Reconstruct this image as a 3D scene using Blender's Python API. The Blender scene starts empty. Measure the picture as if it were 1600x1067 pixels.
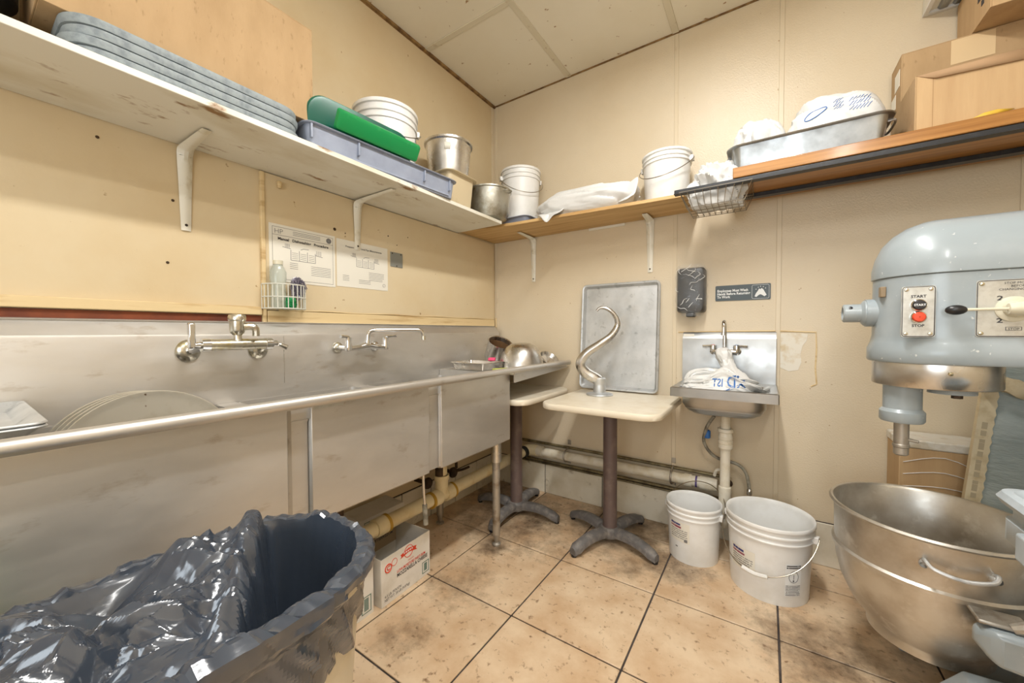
import bpy, math, random
import numpy as np
from mathutils import Matrix, Vector
from mathutils.bvhtree import BVHTree
S = bpy.context.scene
COL = S.collection
R = math.radians
PI = math.pi
# ------------------------------------------------------------ camera, world, light, exposure
CP = np.array([1.77, -2.41, 1.165]); FPX = 594.0; YAW, PITCH, ROLL = R(33.77), R(1.47), R(-.16)
_f = np.array([-math.sin(YAW), math.cos(YAW), 0]); _r = np.array([math.cos(YAW), math.sin(YAW), 0]); _u = np.array([0, 0, 1.])
FW = _f*math.cos(PITCH) - _u*math.sin(PITCH); U2 = _u*math.cos(PITCH) + _f*math.sin(PITCH)
RT = _r*math.cos(ROLL) + U2*math.sin(ROLL); UP = U2*math.cos(ROLL) - _r*math.sin(ROLL)
cd = bpy.data.cameras.new('camera'); cam = bpy.data.objects.new('camera', cd); COL.objects.link(cam)
cd.sensor_width = 36; cd.lens = FPX/1600*36; cd.clip_start = .02
cam.matrix_world = Matrix(((RT[0], UP[0], -FW[0], CP[0]), (RT[1], UP[1], -FW[1], CP[1]), (RT[2], UP[2], -FW[2], CP[2]), (0, 0, 0, 1)))
S.camera = cam
w = bpy.data.worlds.new('world'); S.world = w; w.use_nodes = True
w.node_tree.nodes['Background'].inputs[0].default_value = (.8, .85, 1, 1); w.node_tree.nodes['Background'].inputs[1].default_value = .2
S.view_settings.view_transform = 'Standard'; S.view_settings.look = 'None'; S.view_settings.gamma = 1
S.view_settings.use_curve_mapping = False
S.view_settings.exposure = -0.60
LAMPS = [((1.58, -1.5, 2.80), 60), ((2.35, -3.2, 2.80), 34)]   # strip lights on the ceiling, the second added for fill: place, watts
FILL_DAY = 50                                                       # cool fill from a window added in the unseen front wall, watts

def at(ax, v, px, py):                                     # photo pixel -> point on an axis-aligned plane
    d = FW + RT*(px-800)/FPX - UP*(py-533.5)/FPX
    return CP + d*((v-CP[ax])/d[ax])
# ------------------------------------------------------------ materials
def sr(r, g, b):
    f = lambda c: (c/255/12.92) if c/255 <= .04045 else ((c/255+.055)/1.055)**2.4
    return (f(r), f(g), f(b), 1)
MC = {}
def mat(name, col, rough=.5, metal=0, var=None, var2=None, bump=None, stretch=(1, 1, 1), world=False, spec=.5, alpha=1, trans=0, coat=0, rvar=0, emit=0, wave=None, aniso=0):
    """var/var2: (colour, noise scale, low, high, detail); bump: (scale, strength, distance)"""
    if name in MC: return MC[name]
    m = bpy.data.materials.new(name); m.use_nodes = True; nt = m.node_tree; N = nt.nodes; L = nt.links
    b = N['Principled BSDF']; b.inputs['Base Color'].default_value = col; b.inputs['Roughness'].default_value = rough
    b.inputs['Metallic'].default_value = metal; b.inputs['Specular IOR Level'].default_value = spec
    if alpha < 1: b.inputs['Alpha'].default_value = alpha
    if trans: b.inputs['Transmission Weight'].default_value = trans
    if coat: b.inputs['Coat Weight'].default_value = coat; b.inputs['Coat Roughness'].default_value = .12
    if aniso: b.inputs['Anisotropic'].default_value = aniso
    if emit: b.inputs['Emission Color'].default_value = col; b.inputs['Emission Strength'].default_value = emit
    if world: src = N.new('ShaderNodeNewGeometry').outputs['Position']
    else: src = N.new('ShaderNodeTexCoord').outputs['Object']
    mp = N.new('ShaderNodeMapping'); mp.inputs['Scale'].default_value = stretch; L.new(src, mp.inputs[0])
    def noise(sc, det=4, straight=False):
        n = N.new('ShaderNodeTexNoise'); n.inputs['Scale'].default_value = sc; n.inputs['Detail'].default_value = det
        n.inputs['Roughness'].default_value = .6
        L.new(src if straight else mp.outputs[0], n.inputs['Vector']); return n
    cur = None
    for v in (var, var2):
        if not v: continue
        n = noise(v[1], v[4] if len(v) > 4 else 5)
        rp = N.new('ShaderNodeMapRange'); rp.inputs[1].default_value = v[2]; rp.inputs[2].default_value = v[3]; L.new(n.outputs[0], rp.inputs[0])
        mx = N.new('ShaderNodeMix'); mx.data_type = 'RGBA'; L.new(rp.outputs[0], mx.inputs[0])
        if cur is None: mx.inputs[6].default_value = col
        else: L.new(cur, mx.inputs[6])
        mx.inputs[7].default_value = v[0]; cur = mx.outputs[2]
    if cur is not None: L.new(cur, b.inputs['Base Color'])
    if rvar:
        n = noise(9 if rvar > 0 else 3, 3); rp = N.new('ShaderNodeMapRange'); rp.inputs[1].default_value = .3; rp.inputs[2].default_value = .7
        rp.inputs[3].default_value = max(.03, rough-abs(rvar)); rp.inputs[4].default_value = rough+abs(rvar); L.new(n.outputs[0], rp.inputs[0]); L.new(rp.outputs[0], b.inputs['Roughness'])
    if bump:
        n = noise(bump[0], 3, straight=len(bump) > 3); bp = N.new('ShaderNodeBump'); bp.inputs['Strength'].default_value = bump[1]; bp.inputs['Distance'].default_value = bump[2]
        L.new(n.outputs[0], bp.inputs['Height']); L.new(bp.outputs[0], b.inputs['Normal'])
    MC[name] = m; return m
WALLB = mat('frp_wall', sr(216, 202, 177), .34, var=(sr(210, 193, 164), 1.3, .35, .7), var2=(sr(166, 136, 96), 38, .72, .77, 2), bump=(140, .35, .004), world=True, spec=.45)
WALLL = mat('painted_wall', sr(216, 199, 166), .32, var=(sr(207, 184, 144), 1.7, .4, .75), var2=(sr(150, 116, 72), 30, .72, .78, 2), bump=(60, .08, .004), world=True, spec=.5)
STRIP = mat('frp_strip', sr(214, 199, 172), .36, var=(sr(190, 166, 128), 6, .58, .75), world=True)
CEIL = mat('ceiling_panel', sr(234, 228, 211), .55, var=(sr(224, 216, 194), 1.5, .4, .8), var2=(sr(160, 128, 90), 22, .70, .76, 2), world=True)
BATTEN = mat('ceiling_batten', sr(216, 208, 186), .5, var=(sr(160, 134, 98), 16, .6, .75), world=True)
GRIME = mat('grimy_trim', sr(150, 118, 70), .6, var=(sr(92, 62, 30), 20, .4, .65), world=True)
GROUT = mat('dark_grout', sr(84, 76, 72), .9, var=(sr(60, 52, 48), 12, .4, .6), world=True)
TILE = mat('floor_tile', sr(220, 196, 165), .42, var=(sr(198, 166, 131), 6, .36, .66), var2=(sr(128, 98, 70), 34, .585, .71, 7), bump=(45, .14, .004), world=True)
def add_grime(m, spots):                                    # ground-in dirt patches with their own ragged outline
    nt = m.node_tree; N = nt.nodes; L = nt.links; b = N['Principled BSDF']; cur = b.inputs['Base Color'].links[0].from_socket
    pos = N.new('ShaderNodeNewGeometry').outputs['Position']
    nz = N.new('ShaderNodeTexNoise'); nz.inputs['Scale'].default_value = 9; nz.inputs['Detail'].default_value = 8; nz.inputs['Roughness'].default_value = .75; L.new(pos, nz.inputs['Vector'])
    tot = None
    for (x, y, r, s) in spots:
        d = N.new('ShaderNodeVectorMath'); d.operation = 'DISTANCE'; L.new(pos, d.inputs[0]); d.inputs[1].default_value = (x, y, 0)
        k = N.new('ShaderNodeMapRange'); k.inputs[1].default_value = r; k.inputs[2].default_value = r*.2; k.inputs[3].default_value = -.35; k.inputs[4].default_value = s; k.clamp = True
        L.new(d.outputs['Value'], k.inputs[0])
        if tot is None: tot = k.outputs[0]
        else:
            a = N.new('ShaderNodeMath'); a.operation = 'MAXIMUM'; L.new(tot, a.inputs[0]); L.new(k.outputs[0], a.inputs[1]); tot = a.outputs[0]
    a = N.new('ShaderNodeMath'); a.operation = 'ADD'; L.new(tot, a.inputs[0]); L.new(nz.outputs[0], a.inputs[1])
    k = N.new('ShaderNodeMapRange'); k.inputs[1].default_value = .52; k.inputs[2].default_value = .95; L.new(a.outputs[0], k.inputs[0])
    mx = N.new('ShaderNodeMix'); mx.data_type = 'RGBA'; L.new(k.outputs[0], mx.inputs[0]); L.new(cur, mx.inputs[6]); mx.inputs[7].default_value = sr(88, 70, 52)
    L.new(mx.outputs[2], b.inputs['Base Color'])
add_grime(TILE, [(1.05, -.15, .75, .27), (.45, -.45, .8, .26), (1.95, -.66, .5, .26), (1.4, -.40, .36, .30), (.62, -1.1, .45, .13), (.55, -.77, .2, .36), (1.2, -.55, .26, .2), (2.4, -.3, .7, .26), (.2, -.2, .55, .3), (.62, -1.45, .3, .13), (.85, -.62, .3, .14), (1.75, -1.35, .35, .02)])
BTILE = mat('base_tile', sr(226, 219, 202), .3, var=(sr(206, 195, 170), 6, .4, .75), var2=(sr(130, 106, 76), 18, .62, .8, 5), world=True)
STEEL = mat('brushed_steel', sr(216, 213, 208), .44, .82, var=(sr(200, 196, 190), 3, .35, .7), var2=(sr(172, 158, 140), 16, .60, .82, 6), bump=(60, .05, .002), stretch=(1, .5, 1.4), world=True, rvar=.07)
STEELB = mat('worn_steel', sr(212, 210, 206), .3, 1, var=(sr(180, 174, 166), 8, .45, .75), bump=(70, .04, .002), rvar=.1)
CHROME = mat('chrome', sr(222, 222, 222), .12, 1, rvar=.05)
BRASS = mat('scaled_brass', sr(206, 202, 190), .28, 1, var=(sr(182, 170, 122), 22, .5, .7), rvar=.1)
GALV = mat('galvanised_leg', sr(176, 170, 160), .45, .7, var=(sr(120, 104, 84), 14, .5, .72), rvar=.1)
ALU = mat('dull_aluminium', sr(208, 210, 211), .46, .75, var=(sr(184, 187, 188), 7, .4, .72), var2=(sr(160, 162, 162), 24, .58, .74, 5), bump=(30, .06, .003), rvar=.1)
ALUP = mat('pan_aluminium', sr(186, 190, 192), .38, .92, var=(sr(156, 161, 164), 9, .4, .7), bump=(30, .08, .003), rvar=.1)
ALUD = mat('dented_aluminium', sr(178, 176, 166), .42, .9, var=(sr(132, 124, 104), 11, .45, .7), bump=(26, .25, .006), rvar=.1)
WHITEP = mat('white_plastic', sr(232, 232, 230), .35, var=(sr(214, 212, 206), 6, .45, .75), spec=.5)
WHITEPAINT = mat('white_paint', sr(226, 223, 211), .4, var=(sr(206, 198, 176), 5, .5, .72), var2=(sr(140, 104, 62), 15, .62, .71, 5), stretch=(1, .45, 1), world=True)
BRACKET = mat('bracket_paint', sr(226, 222, 208), .35, var=(sr(190, 180, 150), 12, .55, .75))
PINE = mat('pine', sr(204, 170, 116), .5, var=(sr(178, 138, 84), 7, .4, .66), stretch=(.25, 5, 5), world=True, bump=(14, .05, .002))
OAK = mat('varnished_oak', sr(178, 126, 64), .32, var=(sr(146, 96, 42), 8, .4, .66), stretch=(.2, 6, 6), world=True, coat=.25)
REDWOOD = mat('red_brown_wood', sr(128, 62, 28), .6, var=(sr(92, 40, 18), 8, .4, .65), world=True)
BOARD = mat('painted_board', sr(222, 198, 152), .5, var=(sr(176, 138, 84), 9, .52, .75), stretch=(1, .3, 3), world=True, bump=(30, .15, .003))
CARD = mat('cardboard', sr(180, 151, 113), .88, var=(sr(168, 139, 101), 10, .4, .7), var2=(sr(150, 122, 86), 60, .62, .74, 3), bump=(160, .3, .0015), stretch=(1, 1, .4))
CARDB = mat('brown_cardboard', sr(194, 163, 122), .85, var=(sr(182, 150, 110), 6, .4, .7), bump=(60, .25, .002), stretch=(3, 3, .3))
CARDW = mat('white_cardboard', sr(226, 222, 214), .7, var=(sr(206, 200, 188), 8, .5, .75))
CARDIN = mat('cardboard_inside', sr(150, 112, 74), .9)
GRAYTRAY = mat('grey_fibreglass', sr(146, 156, 160), .55, var=(sr(122, 132, 138), 40, .45, .65), bump=(90, .08, .002))
DOUGH = mat('grey_blue_plastic', sr(152, 160, 178), .42, var=(sr(132, 140, 158), 6, .4, .7))
GREEN = mat('green_plastic', sr(20, 138, 74), .35, var=(sr(60, 160, 96), 18, .56, .75))
TEAL = mat('dark_green_plastic', sr(8, 84, 68), .3, var=(sr(20, 110, 84), 6, .5, .7))
BEIGEP = mat('beige_plastic', sr(206, 190, 158), .4, var=(sr(180, 156, 116), 10, .55, .75))
BAGB = mat('black_bag_film', sr(56, 64, 76), .2, spec=.9, coat=.3, bump=(90, .12, .003), stretch=(1, .35, 1), rvar=.08)
BAGW = mat('white_bag_film', sr(214, 214, 212), .4, spec=.5, bump=(40, .3, .004), var=(sr(200, 200, 198), 5, .5, .8))
CLEAR = mat('clear_film', sr(240, 244, 246), .05, alpha=.08, spec=1.0, bump=(30, .6, .01))
BLACKP = mat('black_plastic', sr(30, 30, 32), .35)
BLACKM = mat('black_bar', sr(34, 36, 40), .38, var=(sr(54, 56, 60), 20, .5, .7), spec=.5)
GREYP = mat('grey_hammered_paint', sr(150, 160, 165), .33, var=(sr(166, 174, 178), 5, .5, .8), var2=(sr(200, 204, 202), 60, .70, .75, 2), spec=.5, coat=.25)
PLATEM = mat('engraved_plate', sr(206, 206, 200), .35, .6, var=(sr(182, 180, 172), 26, .45, .7))
IRON = mat('cast_iron_base', sr(100, 97, 96), .6, var=(sr(136, 130, 124), 26, .45, .7), bump=(50, .2, .003))
BROWNP = mat('brown_column', sr(96, 80, 76), .42, var=(sr(120, 104, 96), 16, .5, .75))
LAMINATE = mat('cream_laminate', sr(228, 219, 200), .35, var=(sr(212, 198, 172), 9, .45, .75), world=True)
LEDGE = mat('cream_edge', sr(226, 216, 196), .4)
PVC = mat('yellowed_pvc', sr(222, 210, 176), .4, var=(sr(204, 180, 124), 8, .5, .75), var2=(sr(130, 98, 56), 20, .68, .78, 4), world=True)
PVCW = mat('white_pvc', sr(222, 216, 200), .38, var=(sr(196, 182, 150), 10, .5, .75), world=True)
GLUE = mat('pipe_cement', sr(180, 142, 50), .35)
COPPER = mat('old_pipe', sr(140, 128, 96), .45, .5, var=(sr(96, 84, 60), 18, .4, .65), world=True)
RUST = mat('rusty_metal', sr(84, 66, 48), .6, .5, var=(sr(48, 38, 30), 18, .4, .65))
WIRE = mat('chrome_wire', sr(150, 140, 124), .3, 1)
WIREW = mat('white_wire', sr(214, 214, 204), .35)
PAPER = mat('poster_paper', sr(228, 224, 212), .45)
INK = mat('black_ink', sr(62, 60, 62), .7); INKG = mat('grey_ink', sr(120, 118, 118), .7)
RED = mat('red_ink', sr(214, 66, 40), .6); GRNINK = mat('green_ink', sr(84, 120, 108), .7); BLUEI = mat('blue_ink', sr(48, 104, 172), .5)
WHITEI = mat('white_ink', sr(232, 234, 234), .5); SIGN = mat('sign_grey', sr(70, 80, 84), .4)
BLK = mat('button_black', sr(44, 42, 44), .35); REDB = mat('button_red', sr(224, 76, 44), .35)
CREAM = mat('cream_paint', sr(214, 208, 186), .35); PINK = mat('pink_sponge', sr(240, 84, 128), .8, bump=(120, .5, .003)); LIME = mat('lime_sponge', sr(190, 200, 96), .85, bump=(120, .5, .003))
PLASTER = mat('bare_plaster', sr(226, 220, 206), .8, var=(sr(206, 186, 150), 16, .5, .7), world=True)
SCRUB = mat('scrubber_wire', sr(158, 154, 172), .3, .7)
PAPERG = mat('grey_green_paper', sr(164, 174, 172), .5, bump=(22, .5, .012), stretch=(1, 1, 3), var=(sr(146, 158, 156), 5, .4, .7))
TAPE = mat('cream_paper_tape', sr(222, 208, 176), .6, var=(sr(196, 176, 136), 16, .5, .7))
TAPEC = mat('packing_tape', sr(216, 190, 150), .3)
YEL = mat('yellow_paper', sr(214, 176, 60), .6)
GLASSB = mat('clear_bottle', sr(206, 212, 200), .15, alpha=.5, spec=.7)
CANM = mat('cream_bin', sr(204, 194, 172), .45, var=(sr(176, 164, 140), 6, .45, .7))
LAMP = mat('lamp_diffuser', (1, .98, .94, 1), .5, emit=15)
LOUVRE = mat('louvre_silver', sr(150, 150, 146), .3, .8)
PANM = mat('worn_pan', sr(196, 190, 176), .45, .45, var=(sr(176, 166, 146), 9, .45, .7), var2=(sr(110, 84, 60), 40, .70, .74, 2))
RUBBER = mat('grey_hose', sr(150, 146, 132), .5, var=(sr(110, 104, 92), 30, .45, .6))
# ------------------------------------------------------------ mesh collecting
class G:
    def __init__(s): s.v = []; s.f = []
    def add(s, v, f):
        o = len(s.v); s.v += [tuple(map(float, p)) for p in v]; s.f += [tuple(i+o for i in q) for q in f]; return s
    def box(s, x0, x1, y0, y1, z0, z1):
        v = [(x, y, z) for z in (z0, z1) for x, y in ((x0, y0), (x1, y0), (x1, y1), (x0, y1))]
        return s.add(v, [(3, 2, 1, 0), (4, 5, 6, 7), (0, 1, 5, 4), (1, 2, 6, 5), (2, 3, 7, 6), (3, 0, 4, 7)])
    def loft(s, loops, c0=False, c1=False, closed=True):
        n = len(loops[0]); v = [p for l in loops for p in l]; f = []
        for i in range(len(loops)-1):
            for j in range(n if closed else n-1):
                k = (j+1) % n; f.append((i*n+j, i*n+k, (i+1)*n+k, (i+1)*n+j))
        if c0: f.append(tuple(range(n-1, -1, -1)))
        if c1: f.append(tuple((len(loops)-1)*n+j for j in range(n)))
        return s.add(v, f)
    def tube(s, pts, r, n=10, smooth=0, closed=False, caps=True):
        P = [Vector(p) for p in pts]
        if smooth: P = catmull(P, smooth, closed)
        rs = r if isinstance(r, (list, tuple)) else [r]*len(P)
        if len(rs) != len(P): rs = list(np.interp(np.linspace(0, 1, len(P)), np.linspace(0, 1, len(rs)), rs))
        loops = []; prev = None
        for i, p in enumerate(P):
            a = P[i-1] if (i > 0 or closed) else P[i]; b = P[(i+1) % len(P)] if (i < len(P)-1 or closed) else P[i]
            t = (b-a).normalized()
            if prev is None: nn = t.orthogonal().normalized()
            else:
                nn = prev - t*prev.dot(t); nn = nn.normalized() if nn.length > 1e-6 else t.orthogonal().normalized()
            prev = nn; bb = t.cross(nn)
            loops.append([p+(nn*math.cos(2*PI*k/n)+bb*math.sin(2*PI*k/n))*rs[i] for k in range(n)])
        if closed: loops.append(loops[0])
        return s.loft(loops, caps and not closed, caps and not closed)
    def cyl(s, p0, p1, r0, r1=None, n=24): return s.tube([p0, p1], [r0, r0 if r1 is None else r1], n)
    def lathe(s, prof, n=40, c=(0, 0, 0), M=None, c0=False, c1=False):
        loops = []
        for r, z in prof:
            l = [Vector((r*math.cos(2*PI*k/n), r*math.sin(2*PI*k/n), z)) for k in range(n)]
            if M is not None: l = [M @ p for p in l]
            loops.append([p+Vector(c) for p in l])
        return s.loft(loops, c0, c1)
    def prism(s, poly, z0, z1, ax=2):
        def m(a, b, z): return ((z, a, b), (a, z, b), (a, b, z))[ax]
        return s.loft([[m(a, b, z0) for a, b in poly], [m(a, b, z1) for a, b in poly]], True, True)
    def build(s, name, m, parent=None, bevel=0, smooth=True, loc=(0, 0, 0), rot=None, seg=2, angle=35, solid=0):
        me = bpy.data.meshes.new(name); me.from_pydata(s.v, [], s.f); me.validate()
        import bmesh
        bm = bmesh.new(); bm.from_mesh(me); bmesh.ops.recalc_face_normals(bm, faces=bm.faces); bm.to_mesh(me); bm.free()
        if smooth: me.shade_smooth(); me.set_sharp_from_angle(angle=R(angle))
        me.materials.append(m)
        o = bpy.data.objects.new(name, me); COL.objects.link(o); o.location = loc
        if rot: o.rotation_euler = rot
        if parent: o.parent = parent
        if solid:
            q = o.modifiers.new('s', 'SOLIDIFY'); q.thickness = solid; q.offset = 0
        if bevel:
            q = o.modifiers.new('b', 'BEVEL'); q.width = bevel; q.segments = seg; q.limit_method = 'ANGLE'; q.angle_limit = R(40); q.harden_normals = False
        return o
def catmull(P, k, closed=False):
    out = []; n = len(P)
    for i in range(n if closed else n-1):
        g = lambda j: P[j % n] if closed else P[max(0, min(n-1, j))]
        a, b, c, d = g(i-1), g(i), g(i+1), g(i+2)
        for q in range(k):
            t = q/k; out.append(.5*((2*b)+(c-a)*t+(2*a-5*b+4*c-d)*t*t+(3*b-a-3*c+d)*t**3))
    if not closed: out.append(P[-1])
    return out
def rrect(x0, x1, y0, y1, r, z=0, n=6):
    out = []
    for cx, cy, a in ((x1-r, y1-r, 0), (x0+r, y1-r, 90), (x0+r, y0+r, 180), (x1-r, y0+r, 270)):
        for k in range(n+1): out.append((cx+r*math.cos(R(a+90*k/n)), cy+r*math.sin(R(a+90*k/n)), z))
    return out
def tag(o, label=None, cat=None, group=None, kind=None):
    if label: o['label'] = label
    if cat: o['category'] = cat
    if group: o['group'] = group
    if kind: o['kind'] = kind
    return o
def thing(name, label, cat, loc=(0, 0, 0), rot=(0, 0, 0), group=None):
    o = bpy.data.objects.new(name, None); COL.objects.link(o); o.location = loc; o.rotation_euler = rot; o.empty_display_size = .05
    return tag(o, label, cat, group)
def copy(o, parent, loc):
    c = o.copy(); COL.objects.link(c); c.parent = parent; c.location = loc; return c
def frame(xd, yd, o):                                       # matrix whose x/y axes are the given world directions
    x = Vector(xd).normalized(); y = Vector(yd).normalized(); z = x.cross(y)
    return Matrix(((x[0], y[0], z[0], o[0]), (x[1], y[1], z[1], o[1]), (x[2], y[2], z[2], o[2]), (0, 0, 0, 1)))
def textmesh(body, size, align='LEFT', space=1.0, bold=0):
    c = bpy.data.curves.new('t', 'FONT'); c.body = body; c.size = size; c.align_x = align; c.space_line = space; c.fill_mode = 'BOTH' if False else 'FRONT'
    c.offset = bold; c.resolution_u = 2
    o = bpy.data.objects.new('t', c); COL.objects.link(o)
    dg = bpy.context.evaluated_depsgraph_get(); me = bpy.data.meshes.new_from_object(o.evaluated_get(dg))
    bpy.data.objects.remove(o); bpy.data.curves.remove(c); return me
def text(name, body, size, m, parent, M, align='LEFT', space=1.0, bold=0, sx=1.0, mirror=False):
    me = textmesh(body, size, align, space, bold)
    me.transform(M @ Matrix.Diagonal(((-1 if mirror else 1)*sx, 1, 1, 1)))
    me.name = name; me.materials.clear(); me.materials.append(m)
    o = bpy.data.objects.new(name, me); COL.objects.link(o); o.parent = parent; return o
def crumple(P, seed, freq, amp, n=7, warp=.25):              # folded-film relief: sum of triangle waves across random directions
    rg = np.random.RandomState(seed); P = np.asarray(P, float); out = np.zeros(len(P))
    Q = P + warp/freq*np.sin(P[:, [1, 2, 0]]*freq*2.1+seed)
    for k in range(n):
        d = rg.normal(size=3); d /= np.linalg.norm(d); fr = freq*rg.uniform(.6, 1.9)
        s = Q @ d*fr+rg.uniform(0, 2); t = np.abs(s % 2-1); out += (t-.5)*rg.uniform(.4, 1)/(fr/freq)
    return out*amp/math.sqrt(n)*1.6
def facets(Q, seed, n, amp, asp=(1, 1)):                      # crumpled film: random heights on a Delaunay net, flat between the creases
    from mathutils.geometry import delaunay_2d_cdt
    Q = np.asarray(Q, float)[:, :2]/np.array(asp); lo, hi = Q.min(0), Q.max(0); pad = (hi-lo)*.08+1e-6; lo = lo-pad; hi = hi+pad
    rg = np.random.RandomState(seed); pts = rg.uniform(lo, hi, (n, 2)); pts = np.vstack([pts, [lo, (hi[0], lo[1]), hi, (lo[0], hi[1])]])
    ov, _, of, *_ = delaunay_2d_cdt([Vector(p) for p in pts], [], [], 0, 1e-7); V = np.array([tuple(p) for p in ov]); H = rg.uniform(-1, 1, len(V)); out = np.zeros(len(Q))
    order = np.argsort(Q[:, 0]); X = Q[order, 0]
    for t in of:
        a, b, c = V[list(t)]; i0, i1 = np.searchsorted(X, min(a[0], b[0], c[0])-1e-9), np.searchsorted(X, max(a[0], b[0], c[0])+1e-9); ix = order[i0:i1]
        if len(ix) == 0: continue
        q = Q[ix]; d = (b[1]-c[1])*(a[0]-c[0])+(c[0]-b[0])*(a[1]-c[1])
        if abs(d) < 1e-14: continue
        l1 = ((b[1]-c[1])*(q[:, 0]-c[0])+(c[0]-b[0])*(q[:, 1]-c[1]))/d; l2 = ((c[1]-a[1])*(q[:, 0]-c[0])+(a[0]-c[0])*(q[:, 1]-c[1]))/d; l3 = 1-l1-l2
        m = (l1 >= -1e-6) & (l2 >= -1e-6) & (l3 >= -1e-6); out[ix[m]] = (l1*H[t[0]]+l2*H[t[1]]+l3*H[t[2]])[m]
    return out*amp
# ------------------------------------------------------------ the room
RX, RY, RH = 3.25, -4.3, 2.905
def struct(o): o['kind'] = 'structure'; return o
floor = struct(G().box(-.1, RX+.1, RY-.1, .1, -.12, -.006).build('floor', GROUT))
TP = .4555; gx0 = .457-TP; gy0 = -.683+2*TP
full = None
for i in range(-1, 8):
    for j in range(-1, 11):
        x0 = gx0+i*TP; y1 = gy0-j*TP
        a0, a1 = max(x0+.0035, .001), min(x0+TP-.0035, RX-.001); b0, b1 = max(y1-TP+.0035, RY+.001), min(y1-.0035, -.001)
        if a1-a0 < .02 or b1-b0 < .02: continue
        if a1-a0 > TP-.008 and b1-b0 > TP-.008 and full: copy(full, floor, ((a0+a1)/2, (b0+b1)/2, 0)); continue
        t = G().box(-(a1-a0)/2, (a1-a0)/2, -(b1-b0)/2, (b1-b0)/2, -.0061, 0).build('tile', TILE, floor, bevel=.002, loc=((a0+a1)/2, (b0+b1)/2, 0))
        if a1-a0 > TP-.008 and b1-b0 > TP-.008: full = t
wall_back = struct(G().box(-.1, RX+.1, 0, .1, -.1, RH+.1).build('wall_back', WALLB))
wall_left = struct(G().box(-.1, 0, RY-.1, .1, -.1, RH+.1).build('wall_left', WALLL))
wall_right = struct(G().box(RX, RX+.1, RY-.1, .1, -.1, RH+.1).build('wall_right', WALLB))
g = G()
for a in ((-.1, .9, -.1, RH+.1), (2.5, RX+.1, -.1, RH+.1), (.9, 2.5, -.1, .95), (.9, 2.5, 2.2, RH+.1)): g.box(a[0], a[1], RY-.1, RY, a[2], a[3])
wall_front = struct(g.build('wall_front', WALLB))
win = struct(thing('added_window_1', None, None, (1.7, RY-.05, 1.575)))  # window added behind the camera to bring in cool fill light
for a in ((-.8, .8, -.625, -.585), (-.8, .8, .585, .625), (-.8, -.76, -.585, .585), (.76, .8, -.585, .585), (-.02, .02, -.585, .585)): G().box(a[0], a[1], -.03, .03, a[2], a[3]).build('added_window_frame', WHITEPAINT, win)
G().box(-.76, .76, -.004, .004, -.585, .585).build('pane', mat('added_window_glass', (1, 1, 1, 1), .02, alpha=.08), win)
ld = bpy.data.lights.new('fill_daylight', 'AREA'); ld.shape = 'RECTANGLE'; ld.size = 1.5; ld.size_y = 1.15; ld.energy = FILL_DAY; ld.color = (.86, .94, 1)  # area lamp added at that window as fill
lo = bpy.data.objects.new('fill_daylight', ld); COL.objects.link(lo); lo.location = (1.7, RY+.01, 1.575); lo.rotation_euler = (-PI/2, 0, PI)
ceiling = struct(G().box(-.1, RX+.1, RY-.1, .1, RH, RH+.1).build('ceiling', CEIL))
# ceiling panels and battens
for x0, x1 in ((0.012, .617), (.650, 1.297), (1.330, 2.5), (2.53, RX-.01)):
    ys = [(-.008, -.700), (-.733, -2.0), (-2.03, RY+.01)] if x0 < .1 else [(-.008, -1.25), (-1.28, RY+.01)]
    for y1, y0 in ys: G().box(x0, x1, y0, y1, RH-.006, RH+.001).build('panel', CEIL, ceiling, bevel=.002)
for x in (.633, 1.313, 2.515): G().box(x-.018, x+.018, RY+.01, -.008, RH-.011, RH).build('batten', BATTEN, ceiling, bevel=.002)
G().box(0.01, .615, -.733, -.700, RH-.010, RH).build('batten', BATTEN, ceiling, bevel=.002)
G().box(0, .016, RY+.01, -.004, RH-.022, RH-.001).build('trim_1', GRIME)['kind'] = 'structure'
G().box(.017, RX, -.007, -.0005, RH-.012, RH-.001).build('trim_2', GRIME)['kind'] = 'structure'
# back wall seams, corner strips
for x in (1.318, 1.820, 2.62): G().box(x-.011, x+.011, -.004, .001, .225, RH-.014).build('seam_strip', STRIP, wall_back, bevel=.002)
G().box(.001, .03, -.006, .001, .225, RH-.014).build('corner_strip', STRIP, wall_back, bevel=.002)
G().box(-.001, .006, -.04, -.007, 1.9, RH-.024).build('corner_strip', STRIP, wall_left, bevel=.002)
# base tiles along both walls
G().box(.013, RX, -.006, .001, .0003, .216).build('tile_bed', GROUT, wall_back); G().box(-.001, .006, RY, -.013, .0003, .216).build('tile_bed', GROUT, wall_left)
k = .02
while k < RX-.02:
    w_ = min(.43, RX-.01-k); z1 = .213
    G().box(k+.003, k+w_-.003, -.012, .001, .0005, z1).build('base_tile', BTILE, wall_back, bevel=.003); k += w_
k = -.02
while k > RY+.05:
    G().box(-.001, .012, k-.227, k-.003, .0005, .213).build('base_tile', BTILE, wall_left, bevel=.003); k -= .23
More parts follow.
